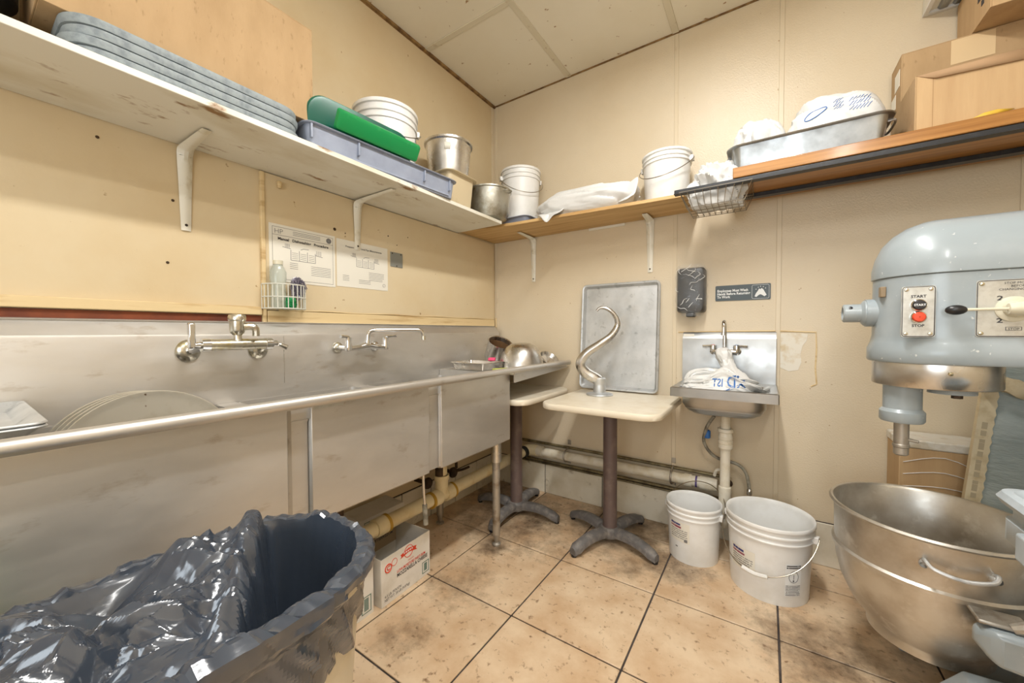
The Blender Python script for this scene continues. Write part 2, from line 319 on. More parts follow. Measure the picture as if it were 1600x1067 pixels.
# raised lower panel on the left wall, its bead and the painted board on the left of it
G().box(-.001, .012, -1.650, -.03, 1.262, 1.838).build('lower_panel', WALLL, wall_left, bevel=.002)
G().box(-.001, .018, -1.664, -1.648, 1.205, 1.838).build('panel_edge', BOARD, wall_left, bevel=.003)
G().box(-.001, .017, -1.645, -.03, 1.206, 1.258).build('lower_board', BOARD, wall_left, bevel=.003)
G().box(-.001, .022, RY+.05, -1.667, 1.238, 1.272).build('painted_board', BOARD, wall_left, bevel=.003)
G().box(-.001, .008, RY+.05, -1.667, 1.195, 1.236).build('red_board', REDWOOD, wall_left)
tube_ = [(.016, y, 1.262+.002*math.sin(y*17)) for y in np.linspace(-1.6, -.05, 24)]
G().tube(tube_, .003, 6).build('caulk_bead', BOARD, wall_left)
G().tube([(.016, -.012, z) for z in (1.2, 1.27)], .006, 6).build('caulk_bead', BOARD, wall_left)
# wall damage beside the hand sink
pl = [at(1, 0, *p) for p in ((1219, 521), (1240, 520), (1262, 522), (1260, 533), (1254, 540), (1251, 552), (1252, 566), (1247, 578), (1232, 580), (1219, 574))]
G().prism([(p[0], p[2]) for p in pl], -.0016, .001, 1).build('bare_patch', PLASTER, wall_back)
G().tube([at(1, -.001, *p) for p in ((1060, 519), (1120, 518), (1216, 517), (1275, 519), (1276, 545), (1274, 575), (1276, 600), (1267, 604))], .0035, 6).build('caulk_bead', BOARD, wall_back)
def dot(y, z, r=.005): G().lathe([(r, 0), (r*.8, .002), (.0005, .003)], 8, M=Matrix.Rotation(PI/2, 4, 'Y'), c=(.012, y, z)).build('screw_hole', RUST, wall_left)
dot(-1.336, 1.668, .008); dot(-1.28, 1.66, .003); dot(-1.02, 1.70, .004); dot(-.96, 1.66, .003); dot(-.88, 1.72, .003)
for px, py in ((270, 313), (152, 214), (262, 410)):
    p = at(0, .001, px, py); G().lathe([(.005, 0), (.004, .002), (.0005, .003)], 8, M=Matrix.Rotation(PI/2, 4, 'Y'), c=p).build('screw_hole', RUST, wall_left)
# lights on the ceiling (above the camera, and an added fill strip behind it)
for i, (lp, W) in enumerate(LAMPS):
    t = thing('strip_light', ('narrow strip light on the ceiling over the floor by the sinks', 'added fill strip light on the ceiling behind the viewer')[i], 'light', (lp[0], lp[1], RH-.007), group='ceiling strip lights')
    G().box(-.1, .1, -.62, .62, -.045, 0).build('housing', WHITEPAINT, t, bevel=.004)
    G().box(-.085, .085, -.60, .60, -.075, -.0455).build('diffuser', LAMP, t, bevel=.012)
    ld = bpy.data.lights.new('tube_light', 'AREA'); ld.shape = 'RECTANGLE'; ld.size = .12; ld.size_y = 1.15; ld.energy = W; ld.color = (1, .985, .95)
    lo = bpy.data.objects.new('tube_light', ld); COL.objects.link(lo); lo.parent = t; lo.location = (0, 0, -.08)
# ------------------------------------------------------------ wall shelves
def bracket(parent, M, h=.3, d=.25, r=.008):
    # pressed steel shelf bracket: M maps (out from wall, along wall, up); origin under the shelf at the wall
    g = G()
    def P(o, a, z): return M @ Vector((o, a, z))
    for prof in ([(0.002, 0, -h), (.004, 0, -h*.5), (.006, 0, -.05), (.012, 0, -.022), (.03, 0, -.012), (.1, 0, -.008), (d, 0, -.005)],):
        pts = catmull([Vector(p) for p in prof], 5)
        n = len(pts); L = []
        for i, p in enumerate(pts):
            s = i/(n-1); wd = .014+.010*math.sin(PI*min(1, max(0, s)))*1.0; th = .004+.012*math.sin(PI*s)**2
            nx, nz = (1, 0) if s < .4 else ((0, -1) if s > .6 else (.707, -.707))
            L.append([P(p[0], -wd, p[2]), P(p[0]+nx*th*.4, -wd*.7, p[2]+nz*th*.4), P(p[0]+nx*th, -wd*.25, p[2]+nz*th), P(p[0]+nx*th, wd*.25, p[2]+nz*th), P(p[0]+nx*th*.4, wd*.7, p[2]+nz*th*.4), P(p[0], wd, p[2])])
        g.loft(L, True, True)
    b = g.build('bracket', BRACKET, parent)
    for z in (-h+.02, -.045):
        q = G(); q.lathe([(.005, 0), (.004, .003), (.0005, .004)], 8, M=(M.to_3x3().to_4x4() @ Matrix.Rotation(PI/2, 4, 'Y')), c=P(.0065, .011 if z > -.1 else 0, z)); q.build('screw', RUST, b)
    return b
ML = lambda y: frame((1, 0, 0), (0, 1, 0), (.012, y, 1.842))
MB = lambda x: frame((0, -1, 0), (1, 0, 0), (x, -.001, 1.850))
sh = thing('wall_shelf', 'long white painted shelf with stained underside along the left wall', 'shelf', (0, 0, 0))
G().box(.003, .375, -3.4, -.435, 1.842, 1.862).build('shelf_board', WHITEPAINT, sh, bevel=.002)
bracket(sh, frame((1, 0, 0), (0, 1, 0), (.001, -1.908, 1.842)), .305, .22); bracket(sh, frame((1, 0, 0), (0, 1, 0), (.013, -1.214, 1.842)), .255, .29)
sh = thing('wall_shelf', 'bare pine plank shelf in the corner on the back wall', 'shelf')
G().prism([(.004, -.004), (.004, -.432), (.378, -.36), (1.425, -.298), (1.442, -.004)], 1.850, 1.868).build('shelf_board', PINE, sh, bevel=.0015)
bracket(sh, MB(.352), .32, .205); bracket(sh, MB(1.176), .325, .14)
G().box(.78, 1.02, -.006, -.001, 1.834, 1.849).build('cleat', PAPER, sh)
sh = thing('wall_shelf', 'thick varnished orange wood shelf on black bars, above the mixer', 'shelf')
G().box(1.635, RX-.004, -.40, -.003, 1.858, 1.905).build('shelf_board', OAK, sh, bevel=.003)
for k_, (x0, y, z) in enumerate(((1.385, -.385, 1.848), (1.50, -.12, 1.850))):
    b = G().box(x0, RX-.004, y-.012, y+.012, z-.010, z+.009).build('support_bar', BLACKM, sh, bevel=.003)
    G().box(x0, RX-.004, y-.019, y+.019, z-.013, z-.0102).build('bar_lip', BLACKM, b)
# wire basket hanging between the bars
bk = thing('wire_basket', 'small chrome wire basket hung from the black bars beside the pine shelf', 'basket', (1.545, -.30, 1.84))
g = G()
x0, x1, y0, y1 = -.135, .135, -.10, .14
top = [(x0, y0, 0), (x1+.03, y0, 0), (x1+.03, y1, 0), (x0, y1, 0)]; bot = [(x0+.03, y0+.02, -.075), (x1, y0+.02, -.075), (x1, y1-.02, -.075), (x0+.03, y1-.02, -.075)]
g.tube(top+[top[0]], .0024, 6); g.build('rim_wire', WIRE, bk)
g = G(); g.tube(bot+[bot[0]], .002, 6); g.build('base_wire', WIRE, bk)
for k_ in range(10):
    s = k_/9; xa = x0+(x1+.03-x0)*s; xb = x0+.03+(x1-x0-.03)*s
    G().tube([(xa, y0, 0), (xb, y0+.02, -.075), (xb, y1-.02, -.075), (xa, y1, 0)], .0015, 5).build('wire', WIRE, bk)
for k_ in range(4):
    y = y0+.02+(y1-y0-.04)*(k_+.5)/4
    G().tube([(x0, y, 0), (x0+.03, y, -.0735), (x1, y, -.0735), (x1+.03, y, 0)], .0015, 5).build('wire', WIRE, bk)
# ------------------------------------------------------------ builders for vessels
def bucket(name, label, loc, rb, rt, h, group=None, handle=0, hz=None, grip=False, lab=None, rotz=0, hin=True):
    t = thing(name, label, 'bucket', loc, (0, 0, rotz), group)
    rr = lambda z: rb+(rt*.955-rb)*z/h
    p = [(.001, .004), (rb-.006, .004), (rb-.001, .0), (rb, .006), (rr(h*.78), h*.78), (rt*.975, h*.785), (rt*.978, h*.80), (rr(h*.82), h*.82), (rr(h*.86), h*.86), (rt*.985, h*.865), (rt*.988, h*.885), (rr(h*.9), h*.9), (rr(h*.95), h*.95), (rt, h*.955), (rt+.001, h-.004), (rt-.002, h), (rt-.006, h-.002), (rr(h)-.004, h*.94), (rb-.004, .012), (.001, .010)]
    b = G().lathe(p, 56).build('body', WHITEP, t, angle=50)
    if handle:
        zr = h*.84; rw = rt*1.0
        for s in (-1, 1): G().box(-.012+s*rw, .012+s*rw, -.014, .014, zr-.018, zr+.012).build('handle_ear', WHITEP, t, bevel=.003)
        pts = []
        for k_ in range(13):
            a = PI*k_/12; rad = rw+.013; sg_ = 1 if hz > 0 else -1
            pts.append((rad*math.cos(a), math.sin(a)*rad*(1 if hz > 0 else -1), zr+math.sin(a)*hz))
        hd = G().tube(pts, .0022, 6, 3).build('wire_handle', WIRE, t)
        if grip:
            i = 5; G().tube([Vector(pts[5])+Vector((0, 0, 0)), pts[6], pts[7]], .009, 8, 3).build('grip', WHITEP, hd)
    if lab:
        for (a0, a1, z0, z1, mm, off) in lab:
            g = G(); n = 10
            L = [[((rr(z)+off)*math.cos(a0+(a1-a0)*k_/n), (rr(z)+off)*math.sin(a0+(a1-a0)*k_/n), z) for k_ in range(n+1)] for z in (z0, z1)]
            g.loft(L, closed=False); o = g.build('label', mm, t)
    return t, rr
def wraptext(parent, body, size, m, rr, a0, z, off=.0012, name='lettering', sx=1, bold=0):
    me = textmesh(body, size, 'LEFT', .95, bold)
    for v in me.vertices:
        zz = z+v.co.y; r_ = rr(zz)+off; a = a0+v.co.x*sx/r_; v.co = (r_*math.cos(a), r_*math.sin(a), zz)
    me.materials.clear(); me.materials.append(m); o = bpy.data.objects.new(name, me); COL.objects.link(o); o.parent = parent; return o
def wrapbar(parent, rr, a0, a1, z, h, m, off=.0019, name='print_mark'):
    L = [[((rr(zz)+off)*math.cos(a), (rr(zz)+off)*math.sin(a), zz) for a in np.linspace(a0, a1, 6)] for zz in (z-h/2, z+h/2)]
    return G().loft(L, closed=False).build(name, m, parent)
def marks(parent, rr, a0, a1, z, h, m, seed, n=5):            # a line of print too small to read: short dashes
    rg = random.Random(seed); x = 0
    cuts = sorted(rg.random() for _ in range(n-1)); e = [0]+cuts+[1]
    for q in range(n):
        p0, p1 = e[q]+.012, e[q+1]-.012
        if p1-p0 > .02: wrapbar(parent, rr, a0+(a1-a0)*p0, a0+(a1-a0)*p1, z, h*rg.uniform(.8, 1.1), m)
def warning(parent, rr, a0, a1, z0, z1):
    H = z1-z0
    for q in range(2): marks(parent, rr, a0+.02, a1-.02, z1-H*(.06+.06*q), H*.035, INK, q, 3)
    am = (a0+a1)/2; zm = z0+H*.60; r_ = rr(zm)+.002
    G().tube([(r_*math.cos(am+H*.14/r_*math.cos(a)), r_*math.sin(am+H*.14/r_*math.cos(a)), zm+H*.17*math.sin(a)) for a in np.linspace(0, 2*PI, 20)[:-1]], .0011, 4, closed=True).build('warning_ring', INKG, parent)
    wrapbar(parent, rr, am-.02, am+.015, zm-H*.12, H*.05, INK); wrapbar(parent, rr, am-.008, am+.01, zm+.0, H*.14, INKG)
    for q in range(7): marks(parent, rr, a0+.01, a1-.01, z0+H*(.035+.048*q), H*.022, INKG, 20+q, 4)
def tray_loops(w, d, h, r, rim=.012, t=.003, taper=.02):
    o = lambda e, z, rr=None: rrect(-w/2-e, w/2+e, -d/2-e, d/2+e, max(.004, (r if rr is None else rr)+e), z)
    return [o(-taper, 0), o(0, h-.004), o(rim, h-.004), o(rim+.003, h-.001), o(rim, h+.002), o(-.001, h), o(-taper-t, t)]
def tray(name, label, cat, loc, w, d, h, r, m, rot=(0, 0, 0), group=None, rim=.012, taper=.02, t=.003):
    o = G().loft(tray_loops(w, d, h, r, rim, t, taper), True, True).build(name, m, loc=loc, rot=rot, angle=40)
    return tag(o, label, cat, group)
def blob(name, label, cat, m, loc, dims, seed, freq=14, amp=.02, sq=.8, group=None, tail=None, n=(96, 56), flat=.35, rot=(0, 0, 0), parent=None, pull=None):
    nu, nv = n; P = []
    for j in range(nv+1):
        ph = -PI/2+PI*j/nv
        for i in range(nu):
            th = 2*PI*i/nu
            c = abs(math.cos(ph))**sq; x = c*math.copysign(abs(math.cos(th))**sq, math.cos(th)); y = c*math.copysign(abs(math.sin(th))**sq, math.sin(th)); z = math.copysign(abs(math.sin(ph))**.9, math.sin(ph))
            P.append((x*dims[0]/2, y*dims[1]/2, z*dims[2]/2))
    P = np.array(P); Nn = P/(np.linalg.norm(P/np.array(dims), axis=1)[:, None]*max(dims)+1e-6)
    uv = np.array([(2*PI*i/nu, -PI/2+PI*j/nv) for j in range(nv+1) for i in range(nu)]); uv2 = np.c_[np.cos(uv[:, 0])*np.cos(uv[:, 1])+.6*uv[:, 1], np.sin(uv[:, 0])*np.cos(uv[:, 1])+.8*uv[:, 1]]
    k0 = int(40*(freq/14)**1.2)
    rel = facets(uv2, seed, k0, amp*.9)+facets(uv2, seed+1, k0*4, amp*.5)+facets(uv2, seed+2, k0*14, amp*.18)
    P = P+Nn*rel[:, None]
    if pull: P = pull(P)
    lo = -dims[2]*flat; P[:, 2] = np.where(P[:, 2] < lo, lo+(P[:, 2]-lo)*.02, P[:, 2]); P[:, 2] -= P[:, 2].min()
    f = []
    for j in range(nv):
        for i in range(nu): f.append((j*nu+i, j*nu+(i+1) % nu, (j+1)*nu+(i+1) % nu, (j+1)*nu+i))
    o = G().add(P, f).build(name, m, parent, loc=loc, rot=rot, angle=28)
    if label: tag(o, label, cat, group)
    return o
def project_text(bag, body, size, m, M, direction, bold=0, align='CENTER', mirror=False, space=1, sx=1):
    dg = bpy.context.evaluated_depsgraph_get()
    me0 = bag.data; bv = BVHTree.FromPolygons([v.co for v in me0.vertices], [p.vertices for p in me0.polygons])
    me = textmesh(body, size, align, space, bold); me.transform(M @ Matrix.Diagonal(((-1 if mirror else 1)*sx, 1, 1, 1)))
    d = Vector(direction).normalized()
    for v in me.vertices:
        h = bv.ray_cast(v.co, d)
        q = h[0] if h[0] is not None else bv.find_nearest(v.co)[0]
        v.co = q-d*.0015
    me.materials.clear(); me.materials.append(m); o = bpy.data.objects.new('lettering', me); COL.objects.link(o); o.parent = bag; return o
def carton(name, label, loc, x, y, z, m, rot=(0, 0, 0), flaps=(), group=None, t=.004, closed=False, inside=CARDIN):
    e = thing(name, label, 'box', loc, rot, group)
    for nm, a in (('side_panel', (0, t, 0, y, 0, z)), ('side_panel', (x-t, x, 0, y, 0, z)), ('end_panel', (t, x-t, 0, t, 0, z)), ('end_panel', (t, x-t, y-t, y, 0, z)), ('bottom_panel', (t, x-t, t, y-t, 0, t))):
        G().box(*a).build(nm, m, e, bevel=.0012)
    if closed:
        G().box(0, x, 0, y/2-.001, z, z+t).build('top_flap', m, e, bevel=.001); G().box(0, x, y/2+.001, y, z, z+t).build('top_flap', m, e, bevel=.001)
    return e
# ------------------------------------------------------------ things on the left shelf
ZS = 1.8625
for k_ in range(4):
    words = ('lowest', 'second lowest', 'third', 'topmost')
    y_ = -1.945+(.006, -.004, .004, -.002)[k_]
    o = G().loft([rrect(-.20+e, .20-e, -.287+e, .287-e, .075, z, 8) for e, z in ((.014, 0), (.003, .003), (0, .012), (0, .0225), (.003, .0245), (.006, .0235), (.02, .006))], True, True).build('serving_tray', GRAYTRAY, loc=(.158, y_, ZS+k_*.0248), angle=50)
    tag(o, words[k_]+' grey tray in the stack under the big carton' if k_ != 2 else 'second from top grey tray in the stack under the big carton', 'tray', 'grey trays stacked on the white shelf')
zt = ZS+4*.0248
cb = carton('cardboard_box', 'large tall brown carton on top of the grey tray stack', (.02, -2.27, zt+.001), .30, .665, .345, CARD, closed=True)
o = carton('cardboard_box', 'small tan carton at the far left end of the white shelf', (.03, -2.62, ZS), .24, .30, .11, CARDB, closed=True)
pt = thing('black_pot', 'black pot base on the small tan carton at the top left', 'pot', (.165, -2.402, ZS+.116))
G().lathe([(.001, 0), (.10, 0), (.118, .012), (.122, .16), (.127, .165), (.118, .165), (.112, .014), (.001, .008)], 40).build('body', BLACKP, pt)
G().tube([(.12, 0, .12), (.16, .02, .125), (.16, -.02, .125), (.12, -.012, .12)], .006, 8, 4).build('handle', BLACKP, pt)
db = thing('dough_box', 'grey-blue plastic dough box with ribbed sides on the white shelf', 'tub', (.196, -1.255, ZS), (0, 0, R(-4.5)))
L = tray_loops(.36, .75, .088, .03, .012, .004, .012)
G().loft(L, True, True).build('body', DOUGH, db, angle=40)
for y in (-.36, -.17, .17, .33):
    G().box(.172, .187, y-.004, y+.004, .030, .084).build('rib', DOUGH, db, bevel=.002)
G().box(.1705, .1745, -.33, .33, .006, .014).build('foot_ridge', DOUGH, db, bevel=.001)
def leaning(label, m, ya, yb, xl, zl, xt, zt_, r, th, tw=0):
    # thin tray leaning: lower edge (xl, zl), upper edge (xt, zt), running from ya to yb
    d = Vector((xt-xl, 0, zt_-zl)); h_ = d.length; ang = math.atan2(d.z, d.x)
    L = [rrect(0+e, h_-e, -(yb-ya)/2+e, (yb-ya)/2-e, r, z, 8) for e, z in ((.012, -th), (.004, -th*.8), (0, 0), (.003, .002), (.010, -th*.4))]
    o = G().loft(L, True, True).build('serving_tray', m, loc=(xl, (ya+yb)/2, zl), rot=(0, -ang, tw), angle=40); return tag(o, label, 'tray')
leaning('dark teal green tray with round corners standing in the grey-blue dough box', TEAL, -1.63, -1.155, .318, 1.878, .345, 2.082, .075, .010, R(-4.5))
leaning('bright green tray leaning out over the front rim of the dough box', GREEN, -1.55, -1.16, .376, 1.960, .414, 2.026, .010, .016, R(-4.5))
bk1, rr1 = bucket('plastic_bucket', 'white lidless bucket standing in the dough box behind the green trays', (.168, -1.150, ZS+.006), .136, .157, .385, None, 1, -.11, rotz=R(62), lab=[(R(-28), R(5), .10, .28, WHITEI, .001)])
warning(bk1, rr1, R(-28), R(5), .10, .28)
pn = thing('deep_pan', 'beige deep food pan under the steel insert pot', 'pan', (.185, -.735, ZS))
G().loft(tray_loops(.26, .22, .195, .03, .022, .004, .02), True, True).build('body', BEIGEP, pn, angle=40)
ip = thing('insert_pot', 'round stainless insert pot with a tag on the deep pan', 'pot', (.205, -.735, ZS+.1995))
G().lathe([(.001, 0), (.10, .0), (.112, .01), (.118, .06), (.128, .15), (.131, .178), (.14, .184), (.141, .194), (.136, .197), (.129, .186), (.113, .03), (.001, .012)], 56).build('body', STEELB, ip)
g = G(); n = 6
g.loft([[(.1275*math.cos(a)+.001, .1275*math.sin(a), z) for a in np.linspace(R(-58), R(-42), 7)] for z in (.12, .165)], closed=False); g.build('paper_tag', PAPER, ip, solid=.001)
ap = thing('stock_pot', 'dented dull aluminium pot at the end of the white shelf', 'pot', (.285, -.448, ZS+.0062))
G().lathe([(.001, 0), (.085, .0), (.11, .012), (.126, .05), (.134, .13), (.137, .178), (.144, .182), (.144, .190), (.134, .188), (.126, .08), (.10, .02), (.001, .012)], 48).build('body', ALUD, ap)
G().tube([(.132, .03, .165), (.160, .02, .168), (.160, -.02, .168), (.132, -.03, .165)], .004, 8, 4).build('handle', ALUD, ap)
# ------------------------------------------------------------ things on the pine shelf
ZP = 1.8685
gt = tray('shallow_tub', 'grey shallow tub under the corner bucket on the pine shelf', 'tub', (.345, -.165, ZP), .25, .25, .055, .04, DOUGH, rim=.008)
b2, rr2 = bucket('plastic_bucket', 'white bucket on a grey tub in the corner of the pine shelf', (.345, -.165, ZP+.058), .118, .138, .335, None, 1, -.13, rotz=R(50))
b3, rr3 = bucket('plastic_bucket', 'white bucket with wire handle at the right end of the pine shelf', (1.30, -.158, ZP), .112, .130, .262, None, 1, -.11, rotz=R(-8))
def pull1(P):
    P = P.copy(); k = np.clip((-P[:, 0]-.16)/.16, 0, 1); P[:, 2] *= 1-.4*k; k2 = np.clip((P[:, 0]-.2)/.12, 0, 1); P[:, 2] += k2*.02; return P
wb = blob('plastic_bag', 'long white plastic bag bundle lying on the pine shelf', 'bag', BAGW, (.84, -.215, ZP), (.64, .25, .19), 4, 12, .034, .75, pull=pull1, n=(140, 64))
g = G(); P = [(.55, -.31, ZP+.03), (.60, -.36, ZP+.012), (.66, -.378, ZP-.045), (.70, -.372, ZP-.012), (.76, -.350, ZP+.02), (.72, -.29, ZP+.05)]
def flap(parent, pts, m, seed, name='loose_fold'):
    c = np.mean(np.array(pts), axis=0); P = [tuple(c)]; f = []; ring = catmull([Vector(p) for p in pts], 5, True); nr = 6; n = len(ring)
    for q in range(1, nr+1):
        for p in ring: P.append(tuple(np.array(c)*(1-q/nr)+np.array(p)*q/nr))
    P = np.array(P); P[:, 1] += crumple(P, seed, 30, .006); P[:, 2] += crumple(P, seed+1, 30, .005)
    for i in range(n): f.append((0, 1+i, 1+(i+1) % n))
    for q in range(nr-1):
        for i in range(n): f.append((1+q*n+i, 1+(q+1)*n+i, 1+(q+1)*n+(i+1) % n, 1+q*n+(i+1) % n))
    return G().add(P, f).build(name, m, parent, angle=30, solid=.0015)
o = flap(wb, [tuple(np.array(p)-np.array((.84, -.215, ZP))) for p in P], BAGW, 3)
o = flap(wb, [tuple(np.array(p)-np.array((.84, -.215, ZP))) for p in ((1.04, -.28, ZP+.03), (1.10, -.27, ZP+.10), (1.17, -.26, ZP+.15), (1.165, -.285, ZP+.06), (1.12, -.305, ZP+.02))], BAGW, 8)
blob('plastic_bag', 'crumpled white bag stuffed in the wire basket', 'bag', BAGW, (1.555, -.285, 1.768), (.23, .16, .235), 21, 30, .032, .85)
# ------------------------------------------------------------ things on the oak shelf
ZO = 1.9055
rp = thing('roasting_pan', 'long aluminium roasting pan holding white bags on the orange shelf', 'pan', (1.893, -.20, ZO))
G().loft(tray_loops(.54, .30, .112, .04, .018, .003, .025), True, True).build('body', ALUP, rp, angle=40)
G().tube([(.275, -.07, .105), (.30, -.06, .106), (.30, .06, .106), (.275, .07, .105)], .005, 8, 4).build('handle', ALU, rp)
blob('plastic_bag', 'plain white bag at the left end of the roasting pan', 'bag', BAGW, (1.735, -.20, ZO+.004), (.21, .24, .30), 31, 15, .03, .75, n=(120, 64))
bb = blob('plastic_bag', 'white bag with blue print in the roasting pan', 'bag', BAGW, (2.000, -.20, ZO+.004), (.31, .245, .315), 37, 10, .022, .75, n=(120, 64))
rg = random.Random(4)
bvb = BVHTree.FromPolygons([v.co for v in bb.data.vertices], [p.vertices for p in bb.data.polygons])
for row in range(9):                                          # blue print on the bag, too small to read
    for q in range(3):
        x_ = (-.005+.009*row if row < 3 else .045+.011*(row-3)); z_ = (.185+.018*q if row < 3 else .165+.022*q); pp = []
        for k_ in range(4):
            h = bvb.ray_cast(Vector((x_+.005*k_, -.4, z_+.0055*k_+.004*rg.random())), Vector((0, 1, 0)))
            if h[0] is not None: pp.append(h[0]+Vector((0, -.0008, 0)))
        if len(pp) == 4: G().tube(pp, .0013, 4).build('print_mark', BLUEI, bb)
g = G(); bv = BVHTree.FromPolygons([v.co for v in bb.data.vertices], [p.vertices for p in bb.data.polygons]); ringp = []
for k_ in range(28):
    a = 2*PI*k_/28; h = bv.ray_cast(Vector((-.065+.036*math.cos(a)+.012*math.sin(a), -.4, .185+.022*math.sin(a)+.012*math.cos(a))), Vector((0, 1, 0)))
    if h[0] is not None: ringp.append(h[0]+Vector((0, -.001, 0)))
if len(ringp) > 20: g.tube(ringp, .0022, 5, closed=True); g.build('printed_ring', BLUEI, bb)
flap(bpy.data.objects['plastic_bag.002'], [tuple(np.array(p)-np.array((1.735, -.20, ZO+.004))) for p in ((1.572, -.22, 1.93), (1.598, -.25, 2.0), (1.640, -.24, 2.045), (1.625, -.20, 2.03), (1.592, -.20, 1.95), (1.578, -.2, 1.88))], BAGW, 5, 'twisted_end')
e = carton('cardboard_box', 'open brown carton with a creased front at the shelf edge', (2.222, -.372, ZO), .60, .20, .205, CARDB)
G().add([(.002, 0, .206), (.33, 0, .206), (.30, -.004, .165), (.05, -.006, .180)], [(0, 1, 2, 3)]).build('torn_flap', mat('torn_card', sr(172, 140, 106), .9), e, solid=.003)
for x_ in (.045, .335, .348, .43): G().box(x_, x_+.002, -.0006, .0, .004, .2).build('crease', mat('crease_card', sr(166, 134, 96), .9), e)
G().box(-.001, .003, -.0005, .2005, .0, .205).build('corner_edge', CARD, e)
G().add([(.13, -.001, .002), (.17, -.004, .018), (.20, -.005, .02), (.24, -.002, .012), (.20, -.002, .002)], [(0, 1, 2, 3, 4)]).build('yellow_scrap', YEL, e, solid=.001)
e = carton('cardboard_box', 'taped brown carton standing behind the creased carton', (2.225, -.166, ZO), .62, .15, .405, CARD, closed=True)
G().box(.14, .255, -.0012, 0, .31, .404).build('tape', TAPEC, e)
G().box(-.0012, 0, .02, .09, .29, .36).build('white_label', PAPER, e); G().box(-.0012, 0, .075, .14, .22, .28).build('white_label', PAPER, e)
e = carton('cardboard_box', 'tan carton lying on top of the taped carton', (2.42, -.31, ZO+.411), .45, .29, .20, CARDB, closed=True)
for q in range(5): G().box(-.0012, 0, .05+.03*(q % 2), .07+.03*(q % 2), .05+.03*q, .07+.03*q).build('print_mark', INK, e)
vt = thing('louvre_light', 'white fixture with silver louvres high on the back wall', 'light', (2.46, -.09, 2.53))
G().box(-.14, .30, -.09, .088, 0.012, .07).build('housing', WHITEPAINT, vt, bevel=.003)
for a in ((-.14, -.125, -.09, .088), (.285, .30, -.09, .088), (-.125, .285, -.09, -.076), (-.125, .285, .074, .088)): G().box(a[0], a[1], a[2], a[3], 0, .012).build('frame_bar', WHITEP, vt)
for q in range(9):
    x = -.10+.044*q
    G().prism([(x, .0115), (x+.008, .002), (x+.03, .002), (x+.036, .0115)], -.07, .07, 1).build('louvre', LOUVRE, vt)
# ------------------------------------------------------------ three-compartment sink along the left wall
sk = thing('compartment_sink', 'long stainless three-compartment sink with drainboard along the left wall', 'sink', (.35, -1.5, 0))
OX, OY = -.35, 1.5
def skb(g, name, m, bevel=0, parent=None, **k):
    g.v = [(x+OX, y+OY, z) for x, y, z in g.v]; return g.build(name, m, parent or sk, bevel=bevel, **k)
YL, YR, ZD = -3.0, -.034, .945
g = G(); prof = [(.030, 1.208), (.022, 1.203), (.062, 1.158), (.064, 1.150), (.064, .885), (.056, .885), (.056, 1.150), (.012, 1.200), (.012, 1.210)]
g.loft([[(x, y, z) for x, z in prof] for y in (YL, YR)], True, True); skb(g, 'backsplash', STEEL, angle=25)
g = G().box(.0635, .0655, -1.607, -1.605, .95, 1.15); skb(g, 'weld_seam', STEELB)
g = G(); g.tube([(.652, YL, .962), (.652, -.7, .960), (.652, -.04, .955)], .0165, 14); skb(g, 'rolled_rim', STEEL)
for a, b in ((-2.40, -1.850), (-1.786, -1.285), (-1.221, -.683)):
    # each bowl: outside shell, lip, inside with coved corners
    Lp = [rrect(.066, .600, a, b, .028, z) for z in (.575, .894)]
    Lp = [rrect(.085, .585, a+.016, b-.012, .03, .562)]+Lp+[rrect(.066, .600, a, b, .028, .896)]+[rrect(.069, .596, a+.004, b-.004, .026, z) for z in (.896, .60)]+[rrect(.11, .56, a+.05, b-.05, .03, .572)]
    skb(G().box(.5965, .603, a+.003, b-.003, .572, .9445), 'front_panel', STEEL, bevel=.004)
    skb(G().loft(Lp, True, True), 'bowl', STEEL, angle=40)
skb(G().box(.065, .638, YL, -2.4005, .940, .946), 'deck', STEEL)
for a, b in ((-1.850, -1.786), (-1.285, -1.221)): skb(G().box(.066, .590, a+.0005, b-.0005, .890, .896), 'divider', STEEL)
skb(G().box(.066, .596, -.6828, -.679, .57, .931), 'end_wall', STEEL)
skb(G().box(.6005, .652, YL, -.684, .943, .9465), 'front_ledge', STEEL)
skb(G().box(.585, .592, -1.850, -1.838, .58, .942), 'corner_strip', GALV); skb(G().box(.578, .586, -1.8375, -1.787, .57, .942), 'gap_panel', STEEL)
skb(G().box(.578, .586, -1.284, -1.222, .575, .942), 'gap_panel', STEEL)
skb(G().box(.6031, .6041, -1.775, -1.675, .925, .942), 'maker_plate', PLATEM)
# drainboard
g = G(); g.add([(.064, -.6835, .932), (.64, -.6835, .932), (.64, YR, .928), (.064, YR, .928), (.064, -.6835, .927), (.64, -.6835, .927), (.64, YR, .923), (.064, YR, .923)], [(0, 1, 2, 3), (7, 6, 5, 4), (0, 4, 5, 1), (1, 5, 6, 2), (2, 6, 7, 3), (3, 7, 4, 0)]); skb(g, 'drainboard', STEEL)
g = G(); g.add([(.638, -.690, .958), (.638, YR-.01, .956), (.638, YR-.01, .920), (.638, -.690, .888), (.630, -.690, .958), (.630, YR-.01, .956), (.630, YR-.01, .920), (.630, -.690, .888)], [(0, 3, 2, 1), (4, 5, 6, 7), (0, 1, 5, 4), (1, 2, 6, 5), (2, 3, 7, 6), (3, 0, 4, 7)]); skb(g, 'apron', STEEL)
skb(G().tube([(.652, -.040, .955), (.5, -.040, .955), (.066, -.040, .953)], .012, 10), 'end_rim', STEEL)
skb(G().tube([(.60, -.09, .925), (.60, -.09, .913)], .012, 8), 'bolt', RUST)
